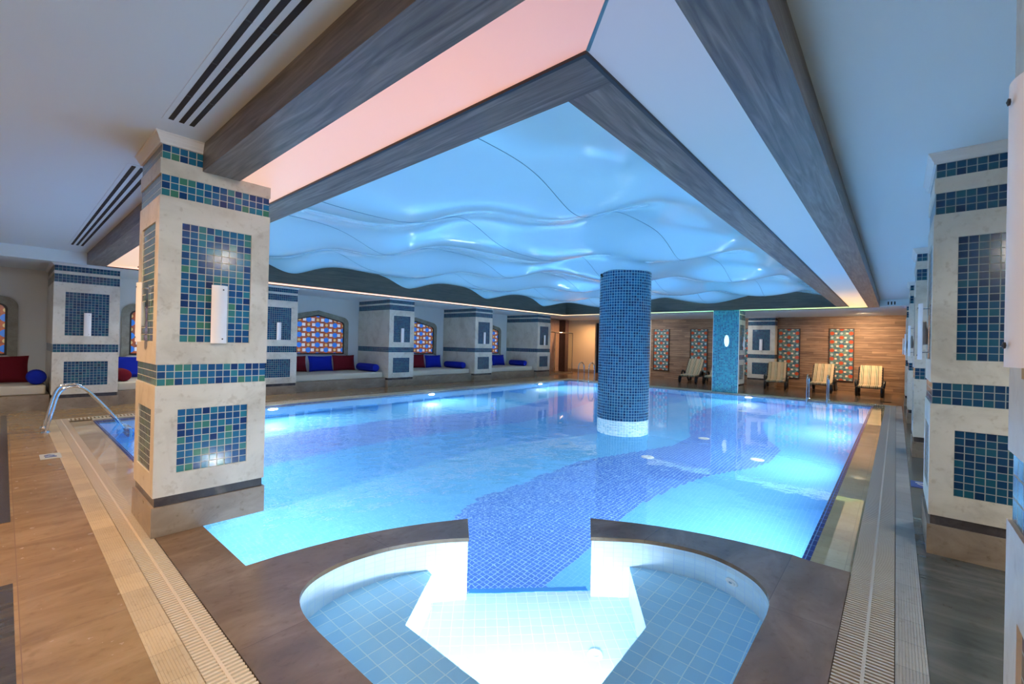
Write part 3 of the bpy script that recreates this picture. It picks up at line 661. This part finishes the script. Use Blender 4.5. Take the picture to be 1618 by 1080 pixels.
# the big column standing in the near left corner of the pool
column(0.74, 4.12, 1.50, 4.84, 3.0, 'large cream and blue tiled column standing in the near pool corner', 'flrb')
sconce(1.125, 4.13, SZc, -PI/2, 'white half-round lamp on the front of the large near column', 'column sconces')
sconce(0.752, 4.48, SZc, PI, 'half-round lamp on the left side of the large near column', 'column sconces')
# alcove columns
AW = [(0.62, 'tiled alcove column behind the near steel ladder'), (4.27, 'tiled alcove column just right of the large near column'), (8.13, 'tiled alcove column between the red and the blue cushion benches'),
      (11.97, 'tiled alcove column in the middle of the bench row'), (15.92, 'last tiled alcove column next to the shower')]
for i, (x, lb) in enumerate(AW):
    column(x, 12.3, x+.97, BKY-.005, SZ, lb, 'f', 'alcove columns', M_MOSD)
    sconce(x+.485, 12.312, SZc, -PI/2, 'white half-round lamp on the '+['alcove column behind the near ladder', 'alcove column beside the big near column', 'alcove column right of the three cushions', 'middle alcove column', 'last alcove column by the shower'][i], 'column sconces')
# right-hand columns
RW = [(0.74, 'tiled column at the right edge right beside the viewer'), (4.59, 'large tiled column standing on the grey-green floor at right'), (8.62, 'second tiled column along the right side'), (12.6, 'third tiled column along the right side'), (16.6, 'farthest tiled column along the right side')]
for i, (x, lb) in enumerate(RW):
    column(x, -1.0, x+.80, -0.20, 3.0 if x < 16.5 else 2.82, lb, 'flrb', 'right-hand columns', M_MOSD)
    sconce(x+(.40 if i else .33), -0.212, SZc+(.035 if i == 0 else 0), PI/2, ['large out-of-focus lamp shade at the right picture edge', 'white lamp on the pool side of the large right column', 'white lamp on the second right-hand column', 'white lamp on the third right-hand column', 'white lamp on the farthest right-hand column'][i], 'column sconces')
# column half sunk in the timber wall
column(20.55, 3.72, 20.995, 4.72, 2.82, 'tiled column against the timber wall between two mosaic panels', 'l', None, M_MOSD)
sconce(20.562, 4.22, SZc, PI, 'white lamp on the column against the timber wall', 'column sconces')
# square column at the far pool edge: full mosaic face to the pool
c_ = column(16.2, 3.99, 17.0, 4.80, 2.82, 'square turquoise column at the far pool edge with an oval lamp', 'fb', None, crown=False)
MB().box(-.445, -.40, 0, -.405, .40, 2.82, uz=0).build('mosaic_face', M_SQ, c_)
MB().box(-.45, -.415, 0, -.39, -.40, 2.82).box(-.45, .40, 0, -.39, .415, 2.82).build('edge_trim', M_MOULD, c_)
sconce(16.62, 3.99, SZc, -PI/2, 'white lamp on the side of the square turquoise column', 'column sconces')
mb = MB(); n = 28
for (r0, d0, r1, d1) in ((1, 0, 1, .02), (1, .02, .85, .035), (.85, .035, .0, .045)):
    for k in range(n):
        a, b_ = 2*PI*k/n, 2*PI*(k+1)/n
        mb.face([(-d0, -.075*r0*math.cos(a), .2*r0*math.sin(a)), (-d0, -.075*r0*math.cos(b_), .2*r0*math.sin(b_)), (-d1, -.075*r1*math.cos(b_), .2*r1*math.sin(b_)), (-d1, -.075*r1*math.cos(a), .2*r1*math.sin(a))])
o = mb.build('oval_lamp', M_OVAL, smooth=True, loc=(16.155, 4.36, 1.75)); tag(o, 'oval white lamp on the turquoise face of the square column', 'wall lamp')
# round column in the water
RC = (8.74, 4.41); RR = .535
t_ = thing('round_column', 'round blue mosaic column rising out of the pool', 'column', (RC[0], RC[1], DEPTH))
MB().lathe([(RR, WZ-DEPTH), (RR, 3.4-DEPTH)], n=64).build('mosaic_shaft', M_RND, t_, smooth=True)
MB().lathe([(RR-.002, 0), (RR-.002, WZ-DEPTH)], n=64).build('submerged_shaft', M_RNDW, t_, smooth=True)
t_ = thing('spotlight', 'small black spotlight at the top of the round blue column', 'spotlight', (8.30, 4.72, 3.0))
MB().lathe([(0, 0), (.05, 0), (.055, .09), (.03, .11), (0, .11)], n=14).build('housing', M_BLACK, t_, smooth=True).matrix_local = Matrix.Rotation(2.1, 4, 'Y')
MB().tube([(0, 0, 0), (.10, -.05, .03)], .012, 8).build('bracket', M_BLACK, t_)

# ------------------------------------------------------------------ ceiling: beams, light panels, wave film
def beam(x0, y0, x1, y1, z0, z1, label, mat=M_BEAM):
    mb = MB(); L = (x1-x0) > (y1-y0)
    # uv: u along the length
    def f(p, a, b_): mb.face(p, [((q[0] if L else q[1]), a(q)) for q in p])
    Z = lambda q: q[2]; Y = lambda q: (q[1] if L else q[0])
    f([(x0, y0, z0), (x1, y0, z0), (x1, y0, z1), (x0, y0, z1)], Z if L else (lambda q: q[0]+q[2]), 0)
    f([(x1, y1, z0), (x0, y1, z0), (x0, y1, z1), (x1, y1, z1)], Z if L else (lambda q: q[0]+q[2]), 0)
    f([(x0, y1, z0), (x0, y0, z0), (x0, y0, z1), (x0, y1, z1)], Z, 0)
    f([(x1, y0, z0), (x1, y1, z0), (x1, y1, z1), (x1, y0, z1)], Z, 0)
    f([(x0, y1, z0), (x1, y1, z0), (x1, y0, z0), (x0, y0, z0)], Y, 0)
    f([(x0, y0, z1), (x1, y0, z1), (x1, y1, z1), (x0, y1, z1)], Y, 0)
    return struct(mb.build('ceiling_beam', mat), label)
beam(1.0, 0.64, 1.26, 4.115, BZ, CZ, 'grey-brown veneered beam resting on the large near column')
beam(1.0, 4.845, 1.26, 11.45, BZ, CZ, 'veneered beam between the large column and the alcoves')
beam(1.0, 0.38, 16.6, 0.64, BZ, CZ, 'long veneered beam on the right side')
beam(1.68, 1.07, 1.94, 10.98, BZ, 3.45, 'inner veneered beam on the left of the wave ceiling')
beam(1.94, 1.07, 16.06, 1.33, BZ, 3.45, 'inner veneered beam on the right of the wave ceiling')
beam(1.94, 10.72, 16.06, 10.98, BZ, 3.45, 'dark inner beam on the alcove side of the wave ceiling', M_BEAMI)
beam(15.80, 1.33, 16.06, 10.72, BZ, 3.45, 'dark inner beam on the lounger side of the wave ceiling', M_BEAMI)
struct(MB().box(1.66, 1.05, BZ-.004, 1.68, 11.0, BZ+.03).box(1.68, 1.05, BZ-.004, 16.08, 1.07, BZ+.03).box(1.26, 11.44, BZ-.006, 16.66, 11.46, BZ+.03).box(16.62, .64, BZ-.006, 16.65, 11.44, BZ+.03).build('trim_11', M_BLACK), 'thin black edge strips of the light panels')
struct(MB().box(-4.1, 11.45, BZ, 16.65, 11.5, SZ).build('trim_12', M_CEIL), 'white drop edge between ceiling and alcove soffit')
def lp(x0, y0, x1, y1, mat, label, poly_=None):
    mb = MB().prism(poly_ or [(x0, y0), (x1, y0), (x1, y1), (x0, y1)], BZ+.012, BZ+.03)
    return tag(mb.build('light_panel', mat), label, 'light panel')
lp(0, 0, 0, 0, M_PANL, 'long pink glowing ceiling panel at left', [(1.26, .64), (1.66, 1.05), (1.66, 11.0), (1.26, 11.44)])
lp(0, 0, 0, 0, M_PANR, 'long bluish ceiling light panel at right ending in orange', [(1.265, .64), (16.60, .64), (16.07, 1.05), (1.665, 1.05)])
lp(0, 0, 0, 0, M_PANA, 'thin peach light strip above the alcoves', [(1.265, 11.44), (1.665, 11.0), (16.08, 11.0), (16.61, 11.44)])
lp(0, 0, 0, 0, M_PANF, 'thin green-white light strip above the loungers', [(16.62, .65), (16.62, 11.43), (16.085, 10.99), (16.085, 1.06)])
struct(MB().prism([(1.262, .642), (1.275, .642), (1.672, 1.04), (1.66, 1.052)], BZ+.008, BZ+.014).build('trim_13', simple('panel_joint', (.10, .28, .42), .5)), 'blue joint where the two ceiling light panels meet')
# the wave film
def wz(x, y):
    a = -0.155*math.cos(2*PI*(x-4.4)/3.28+0.65*math.sin(2*PI*(x-4.4)/3.28))*math.cos(2*PI*(y-2.85)/4.0)
    dd = math.hypot(x-RC[0], y-RC[1]); dip = -.15*math.exp(-(dd/1.0)**2)
    return 3.17+a+dip
mb = MB(); nx, ny = 220, 150
X0, X1, Y0, Y1 = 1.94, 15.80, 1.33, 10.72
gx = [X0+(X1-X0)*i/nx for i in range(nx+1)]; gy = [Y0+(Y1-Y0)*j/ny for j in range(ny+1)]
me_v = [(x, y, wz(x, y)) for y in gy for x in gx]
me = bpy.data.meshes.new('wave_film')
me.from_pydata(me_v, [], [(j*(nx+1)+i, (j+1)*(nx+1)+i, (j+1)*(nx+1)+i+1, j*(nx+1)+i+1) for j in range(ny) for i in range(nx)])
for p in me.polygons: p.use_smooth = True
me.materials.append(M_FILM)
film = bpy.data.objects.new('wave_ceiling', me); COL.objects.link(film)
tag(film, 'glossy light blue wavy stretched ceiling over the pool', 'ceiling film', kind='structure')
for ys in (2.85, 4.85, 6.85, 8.85):
    MB().tube([(x, ys, wz(x, ys)-.001) for x in gx], .0035, 6).build('seam', simple('seam_%d' % int(ys), (.05, .16, .26), .5), film)

# linear vents
def vent(x0, y0, x1, y1, z, along, label, nsl=3):
    t_ = thing('ceiling_vent', label, 'vent', (x0, y0, z))
    W_, L_ = x1-x0, y1-y0
    MB().box(0, 0, -.004, W_, L_, 0).build('frame', M_CEIL, t_)
    if along == 'y':
        sw_ = W_/(nsl*2+1)
        for k in range(nsl):
            so_ = MB().box(sw_*(2*k+1), .04, -.006, sw_*(2*k+2), L_-.04, -.0045).build('slot', M_SLOT, t_)
            n_ = max(1, int(L_/.5))
            for q in range(1, n_): MB().box(sw_*(2*k+1), q*L_/n_-.008, -.0075, sw_*(2*k+2), q*L_/n_+.008, -.006).build('divider', M_BLACK, so_)
    else:
        sw_ = L_/(nsl*2+1)
        for k in range(nsl): MB().box(.04, sw_*(2*k+1), -.006, W_-.04, sw_*(2*k+2), -.0045).build('slot', M_SLOT, t_)
    return t_
vent(0.69, 0.3, 0.90, 3.86, CZ, 'y', 'long slotted air vent in the ceiling in front of the large column')
vent(0.69, 5.1, 0.90, 10.6, CZ, 'y', 'long slotted air vent in the ceiling behind the large column')
vt = thing('ceiling_vent', 'small three-slot vent above the far right corner', 'vent', (16.645, 0.12, 2.90))
MB().box(-.004, -.12, -.06, 0, .12, .06).build('frame', M_CEIL, vt)
for k in range(3): MB().box(-.008, -.085+k*.07, -.045, -.0045, -.055+k*.07, .045).build('slot', M_SLOT, vt)

# ------------------------------------------------------------------ alcoves: windows, benches, cushions
def arch_pts(hw, spring, apex, n=8, rr=.22):
    """half outline from bottom right, up, to apex"""
    pts = [(hw, spring)]
    for k in range(1, n+1):
        a = PI/2*k/n*0.82
        pts.append((hw-rr+rr*math.cos(a), spring+rr*math.sin(a)))
    pts.append((0, apex)); return pts
def window(i, cx):
    z0 = 1.0
    outer = arch_pts(1.05, 2.02, 2.42); inn = arch_pts(.90, 1.97, 2.28, rr=.12)
    def full(h, zb): return [(h[0][0], zb)]+h+[(-x, z) for x, z in h[::-1][1:]]+[(-h[0][0], zb)]
    fo = full(outer, z0-.08); fi = full(inn, z0)
    o = bpy.data.objects.new('window_%d' % i, None); COL.objects.link(o); o.location = (cx, BKY, 0)
    struct(o, 'arched stained-glass window with stone surround, '+['at the left picture edge behind the large red cushion', 'mostly hidden behind the large near column', 'above the red, blue and red cushions', 'behind the second alcove column above one red cushion', 'half hidden above the last blue cushion'][i-1])
    def ring(a, b_, ya, yb, nm, mat):
        mb = MB()
        for k in range(len(a)-1):
            mb.face([(a[k][0], ya, a[k][1]), (b_[k][0], ya, b_[k][1]), (b_[k+1][0], ya, b_[k+1][1]), (a[k+1][0], ya, a[k+1][1])])
            for s_ in (a, b_): mb.face([(s_[k][0], ya, s_[k][1]), (s_[k+1][0], ya, s_[k+1][1]), (s_[k+1][0], yb, s_[k+1][1]), (s_[k][0], yb, s_[k][1])])
        mb.build(nm, mat, o)
    ring(fo, fi, -.05, -.001, 'surround', M_SURR)
    fi2 = full(arch_pts(.865, 1.95, 2.24, rr=.12), z0+.035)
    ring(fi+[fi[0]], fi2+[fi2[0]], -.03, -.001, 'frame', M_BLACK)
    g_ = MB(); tris = tessellate_polygon([[Vector((x, z, 0)) for x, z in fi2]])
    for a, b_, c2 in tris: g_.face([(fi2[q][0], -.012, fi2[q][1]) for q in (a, b_, c2)], [(fi2[q][0], fi2[q][1]) for q in (a, b_, c2)])
    g_.build('pane', M_WIN, o)
for i, cx in enumerate((-0.85, 2.92, 6.69, 10.54, 14.43)): window(i+1, cx)

bays = [(-2.4, .62), (1.59, 4.27), (5.24, 8.13), (9.10, 11.97), (12.94, 15.92)]
names = ['leftmost alcove', 'alcove behind the large near column', 'alcove with three cushions', 'alcove between the second and middle columns', 'last alcove']
for (a, b_), nm in zip(bays, names):
    o = MB().box(a+.012, 12.45, 0, b_-.012, BKY-.004, .29).build('alcove_bench', M_PLINTH); tag(o, 'low brown marble bench in the '+nm, 'bench', 'alcove benches')
def rbox(x0, y0, z0, x1, y1, z1, r, seg=3):
    bm = bmesh.new(); bmesh.ops.create_cube(bm, size=1)
    for v_ in bm.verts: v_.co = Vector(((x0+x1)/2+v_.co.x*(x1-x0), (y0+y1)/2+v_.co.y*(y1-y0), (z0+z1)/2+v_.co.z*(z1-z0)))
    bmesh.ops.bevel(bm, geom=bm.edges[:], offset=r, segments=seg, affect='EDGES', profile=.6)
    return bm
def bm_obj(bm, name, mat, parent=None, smooth=True):
    me = bpy.data.meshes.new(name); bm.to_mesh(me); bm.free(); me.materials.append(mat)
    if smooth:
        for p in me.polygons: p.use_smooth = True
    o = bpy.data.objects.new(name, me); COL.objects.link(o)
    if parent: o.parent = parent
    return o
for (a, b_), nm in zip(bays, names):
    o = bm_obj(rbox(a+.03, 12.52, .292, b_-.06, BKY-.03, .47, .035), 'bench_mattress', M_MATT); tag(o, 'cream seat mattress on the bench in the '+nm, 'mattress', 'bench mattresses')
def cushion_mesh(W_, H_, T_):
    mb = MB(); n = 14; grid = {}
    for s_ in (-1, 1):
        for i in range(n+1):
            for j in range(n+1):
                u_, v_ = -1+2*i/n, -1+2*j/n
                pinch = 1-.07*(1-v_*v_) if True else 1
                x = u_*W_/2*(1-.06*(1-abs(v_)**2)*abs(u_)); z = v_*H_/2*(1-.07*(1-abs(u_)**2)*abs(v_))
                th = T_/2*max(0, (1-u_**4)*(1-v_**4))**.55
                grid[s_, i, j] = (x, s_*th, z)
    for s_ in (-1, 1):
        for i in range(n):
            for j in range(n):
                q = [grid[s_, i, j], grid[s_, i+1, j], grid[s_, i+1, j+1], grid[s_, i, j+1]]
                mb.face(q if s_ < 0 else q[::-1])
    return mb
def cushion(x, y, z, W_, H_, mat, label, lean=.22, rz=0, roll=0, T_=.17):
    mb = cushion_mesh(W_, H_, T_); o = mb.build('cushion', mat, smooth=True)
    s_ = MB().tube([cushion_mesh(W_, H_, T_).v[0]], .001, 4) if False else None
    o.rotation_euler = (-lean, roll, rz); o.location = (x, y, z+H_/2*math.cos(lean)+.0)
    tag(o, label, 'cushion', 'alcove cushions'); return o
def bolster(x0, y0, z, y1, r, mat, label, x1=None):
    L_ = y1-y0
    prof = [(0, 0), (r*.6, .004), (r*.92, .03), (r, .08), (r*1.03, L_/2), (r, L_-.08), (r*.92, L_-.03), (r*.6, L_-.004), (0, L_)]
    mb = MB().lathe(prof, n=20); o = mb.build('bolster', mat, smooth=True)
    o.rotation_euler = (-PI/2, 0, 0); o.location = (x0, y0, z+r); o.scale = (1.0, 1.0, 1.0)
    tag(o, label, 'bolster', 'alcove bolsters'); return o
ZM = .472
cushion(5.80, 13.83, ZM, .78, .50, M_RED, 'dark red cushion half hidden by the column, first of the three')
cushion(6.62, 13.78, ZM, .80, .50, M_BLUE, 'royal blue cushion between two dark red ones', rz=.05)
cushion(7.42, 13.82, ZM, .78, .52, M_RED, 'dark red cushion right of the blue one beneath the widest window')
bolster(7.90, 12.62, ZM+.004, 13.72, .125, M_BLUE, 'long blue bolster beside the three cushions')
cushion(10.35, 13.83, ZM, .80, .54, M_RED, 'dark red cushion on the bench right of the second alcove column')
cushion(11.15, 13.80, ZM, .76, .50, M_BLUE, 'royal blue cushion beside a single dark red one', rz=-.05)
bolster(11.72, 12.62, ZM+.004, 13.72, .125, M_BLUE, 'long blue bolster against the middle alcove column')
cushion(14.95, 13.82, ZM, .85, .50, M_BLUE, 'royal blue cushion alone in the last alcove')
bolster(15.66, 12.75, ZM+.004, 13.72, .125, M_BLUE, 'long blue bolster against the last alcove column')
cushion(-.12, 13.30, ZM, 1.0, .55, M_RED, 'large dark red cushion at the left picture edge', lean=.15, rz=.25)
bolster(.44, 12.62, ZM+.004, 13.1, .14, M_BLUE, 'short blue bolster beside the large dark red cushion')
cushion(2.05, 13.70, ZM, .8, .52, M_BLUE, 'royal blue cushion seen left of the large near column')
bolster(1.74, 12.62, ZM+.004, 13.3, .13, M_RED, 'dark red bolster seen left of the large near column')

# ------------------------------------------------------------------ timber wall mosaic panels
for yc, lb in ((1.58, 'tall mosaic panel between the two right-hand loungers'), (3.3, 'tall mosaic panel right of the wall column'), (5.1, 'tall mosaic panel behind the square turquoise column'), (6.85, 'tall mosaic panel left of the square turquoise column'), (8.62, 'leftmost tall mosaic panel on the timber wall')):
    t_ = thing('mosaic_panel', lb, 'wall panel', (TWX, yc, .38), 0, 'timber wall mosaic panels')
    h, w_ = 1.95, .36
    mb = MB(); mb.face([(-.02, w_, 0), (-.02, -w_, 0), (-.02, -w_, h), (-.02, w_, h)], [(-w_, 0), (w_, 0), (w_, h), (-w_, h)]).build('mosaic', M_MOSP, t_)
    MB().box(-.04, -w_-.03, -.03, -.001, -w_, h+.03).box(-.04, w_, -.03, -.001, w_+.03, h+.03).box(-.04, -w_, -.03, -.001, w_, 0).box(-.04, -w_, h, -.001, w_, h+.03).build('frame', simple('panel_frame', (.06, .03, .02), .5), t_)

# ------------------------------------------------------------------ showers at the far corner
t_ = thing('shower_cabin', 'tiled shower cabin with glass screens beyond the last alcove', 'shower', (17.2, 13.0, 0))
MB().box(.0, .9, 0, 3.3, 1.18, 2.82, uz=0).build('back_panel', M_PINKT, t_)
MB().box(.0, .0, 0, .35, .9, 2.82, uz=0).build('tile_pillar', M_PURP, t_)
MB().box(2.70, .50, 0, 3.02, .9, 2.82, uz=0).build('tile_pillar', M_PURP, t_)
MB().box(.8, -.2, .05, 2.35, -.18, 2.1).build('glass_screen', M_GLASS, t_); MB().box(2.36, -.17, .05, 2.38, .5, 2.1).build('glass_screen', M_GLASS, t_)
MB().tube([(.3, -.19, 2.1), (2.37, -.19, 2.1), (2.37, .85, 2.1)], .02, 8).build('top_rail', M_STEEL, t_)
MB().tube([(.8, -.19, 0), (.8, -.19, 2.1)], .022, 8).build('post', M_STEEL, t_); MB().tube([(2.37, -.19, 0), (2.37, -.19, 2.1)], .022, 8).build('post', M_STEEL, t_)
MB().box(.36, -.24, 0, 2.42, .89, .06).build('tray', M_PLINTH, t_)

# ------------------------------------------------------------------ ladders
def ladder(label, loc, rz, kind='long', wd=.5, h=.72):
    """local +x points from deck to water"""
    t_ = thing('pool_ladder', label, 'pool ladder', loc, rz)
    for s_ in (-1, 1):
        y_ = s_*wd/2
        if kind == 'grab':
            pts = catmull([(0, y_, 0), (.06, y_, .30), (.13, y_, .58), (.25, y_, .67), (.42, y_, .62), (.65, y_, .33), (.86, y_, .02), (.96, y_, -.15), (.98, y_, -.4), (.98, y_, -1.15)], 7)
        else:
            pts = catmull([(0, y_, 0), (0, y_, .45), (.05, y_, .66), (.20, y_, .76), (.38, y_, .70), (.45, y_, .50), (.46, y_, .2), (.46, y_, -.3), (.46, y_, -1.1)], 7)
        MB().tube(pts, .021, 14).build('handrail', M_STEEL, t_, smooth=True)
        MB().lathe([(.02, .03), (.045, .022), (.055, .0), (.05, 0)], (0, y_, 0), 20).build('flange', M_STEEL, t_, smooth=True)
    xs = .98 if kind == 'grab' else .46
    for z in (-.3, -.6, -.9): MB().box(xs-.04, -wd/2, z-.012, xs+.04, wd/2, z+.012).build('step', M_STEEL, t_)
    return t_
ladder('steel pool ladder with sloping rails at the near left pool edge', (.44, 9.85, 0), 0, 'grab')
ladder('steel pool ladder behind the round blue column', (16.30, 9.80, 0), PI)
ladder('steel pool ladder in front of the loungers at right', (16.42, 1.77, 0), PI)

# ------------------------------------------------------------------ loungers
def make_lounger():
    """local +x to the head end, origin under the foot end middle"""
    t_ = thing('sun_lounger', '', 'sun lounger')
    W_ = .33
    HX, ZS = .72, .34
    A = math.radians(50); BL = .80
    mb = MB()
    for s_ in (-1, 1):
        mb.tube([(0, s_*W_, .27), (HX, s_*W_, .30), (1.85, s_*W_, .30)], .036, 8)
    for x in (0.02, .35, .72, 1.1, 1.5, 1.84): mb.tube([(x, -W_, .285), (x, W_, .285)], .02, 8)
    mb.build('frame', M_PLAST, t_, smooth=True)
    mb = MB()
    for k in range(7): mb.box(HX+.04+math.cos(A)*BL*k/7, -W_, ZS-.03+math.sin(A)*BL*k/7, HX+.07+math.cos(A)*BL*k/7, W_, ZS+.05+math.sin(A)*BL*k/7-.03)
    mb.tube([(HX, -W_, ZS-.02), (HX+math.cos(A)*BL, -W_, ZS-.02+math.sin(A)*BL), (HX+math.cos(A)*BL, W_, ZS-.02+math.sin(A)*BL), (HX, W_, ZS-.02)], .018, 8)
    mb.tube([(HX+math.cos(A)*.5, 0, ZS+math.sin(A)*.5), (1.35, 0, .3)], .015, 8)
    mb.build('back_frame', M_PLAST, t_, smooth=True)
    for s_ in (-1, 1):
        pts = catmull([(-.02, s_*W_, .28), (-.06, s_*W_, .18), (-.04, s_*W_, .06), (.03, s_*W_, .025), (.09, s_*W_, .07), (.12, s_*W_, .18), (.2, s_*W_, .27)], 4)
        MB().tube(pts, .04, 8).build('leg', M_PLAST, t_, smooth=True)
        pts = catmull([(1.05, s_*W_, .28), (1.2, s_*W_, .12), (1.32, s_*W_, .035), (1.44, s_*W_, .12), (1.52, s_*W_, .28)], 4)
        MB().tube(pts, .04, 8).build('leg', M_PLAST, t_, smooth=True)
        pts = catmull([(.42, s_*(W_+.03), .28), (.46, s_*(W_+.05), .42), (.60, s_*(W_+.05), .50), (.78, s_*(W_+.05), .46), (.86, s_*(W_+.03), .32)], 4)
        MB().tube(pts, .036, 8).build('armrest', M_PLAST, t_, smooth=True)
        MB().lathe([(0, -.02), (.085, -.02), (.09, 0), (.085, .02), (0, .02)], n=18).build('wheel', M_PLAST, t_, smooth=True).matrix_local = Matrix.Translation((1.7, s_*(W_+.02), .09)) @ Matrix.Rotation(PI/2, 4, 'X')
    # pad: one continuous strip following seat and back, with thickness
    prof = [(-.02, .325), (.0, .355)]+[(x, .362+.006*math.sin(x*22)) for x in [k*.06 for k in range(1, 12)]]
    prof += [(HX+math.cos(A)*s_-.02, .368+math.sin(A)*s_+.006*math.sin(s_*22)) for s_ in [k*.06 for k in range(0, 15)]]
    mb = MB(); HWp = .30; acc = 0
    low = [(x+.022, z-.045) for x, z in prof]
    for k in range(len(prof)-1):
        (xa, za), (xb, zb) = prof[k], prof[k+1]; (xc, zc2), (xd, zd) = low[k], low[k+1]
        mb.face([(xa, -HWp, za), (xb, -HWp, zb), (xb, HWp, zb), (xa, HWp, za)][::-1], [(HWp+.3, acc), (HWp+.3, acc+.06), (-HWp+.3, acc+.06), (-HWp+.3, acc)])
        mb.face([(xc, -HWp, zc2), (xd, -HWp, zd), (xd, HWp, zd), (xc, HWp, zc2)], [(0, 0), (0, .1), (.6, .1), (.6, 0)])
        for s_ in (-1, 1): mb.face([(xa, s_*HWp, za), (xb, s_*HWp, zb), (xd, s_*HWp, zd), (xc, s_*HWp, zc2)], [(0, 0)]*4)
    for (p, q) in ((prof[0], low[0]), (prof[-1], low[-1])): mb.face([(p[0], -HWp, p[1]), (p[0], HWp, p[1]), (q[0], HWp, q[1]), (q[0], -HWp, q[1])], [(0, 0), (.6, 0), (.6, .03), (0, .03)])
    mb.build('pad', M_PAD, t_, smooth=True)
    return t_
L0 = make_lounger()
for i, (x, y, rz, lb) in enumerate(((18.9, .66, 0, 'striped sun lounger nearest the right-hand columns'), (18.95, 2.02, 0, 'striped sun lounger directly behind the right pool ladder'), (18.85, 3.38, .12, 'striped sun lounger in front of the wall column'),
                                    (18.9, 5.62, 0, 'striped sun lounger half hidden by the square turquoise column'), (18.75, 6.55, .05, 'leftmost striped sun lounger by the timber wall'))):
    o = L0 if i == 0 else copy_tree(L0)
    o.location = (x, y, 0); o.rotation_euler = (0, 0, rz); tag(o, lb, None, 'sun loungers by the timber wall')

# ------------------------------------------------------------------ small fittings
for (x, y, rz, lb, cb) in ((.40, 7.72, 0, 'small grey depth sign set in the tan floor', M_SIGNG), (6.86, -.24, PI/2, 'small blue depth sign in the floor by the second right-hand column', M_SIGNB)):
    t_ = thing('depth_sign', lb, 'floor sign', (x, y, 0), rz)
    MB().box(-.09, -.16, 0, .09, .16, .004).build('plate', cb, t_)
    MB().tube([(-.05, .02, .006), (-.01, .05, .006), (.03, .0, .006)], .008, 6).tube([(-.05, -.06, .006), (.05, -.06, .006)], .007, 6).build('pictogram', M_SIGNB if cb is M_SIGNG else M_WHITE, t_)
def jet(loc, n_, label):
    t_ = thing('spa_jet', label, 'water jet', loc, math.atan2(n_[1], n_[0]), 'spa fittings')
    m_ = Matrix.Rotation(PI/2, 4, 'Y')
    MB().lathe([(0, .012), (.018, .012), (.022, .018), (.03, .018), (.034, .008), (.045, .008), (.05, 0)], n=20).build('nozzle_ring', M_WHITE, t_, smooth=True).matrix_local = m_
    MB().lathe([(0, .016), (.012, .016), (.014, .010)], n=12).build('nozzle', M_STEEL, t_).matrix_local = m_
jet((3.36, .84, -.25), (-.9, .4), 'round white jet in the right wall of the spa')
jet((1.13, 2.50, -.25), (.9, -.35), 'round white jet in the left wall of the spa')
def drain(x, y, z, label, r=.045):
    t_ = thing('floor_drain', label, 'drain', (x, y, z), 0, 'water inlets')
    MB().lathe([(0, .006), (r*.5, .006), (r*.55, .01), (r, .008), (r*1.1, 0)], n=20).build('cover', M_WHITE, t_, smooth=True)
drain(2.57, 1.45, SF, 'small round white drain in the spa floor')
for (x, y), lb in zip(((7.3, 3.2), (9.3, 2.9), (8.4, 1.75), (13.5, 3.2)), ('white inlet in the royal blue band in front of the round column', 'white inlet in the royal blue band right of the round column', 'white inlet at the edge of the royal blue band near the right wall', 'white inlet in the royal blue band near the square column')):
    drain(x, y, DEPTH, lb, .10)
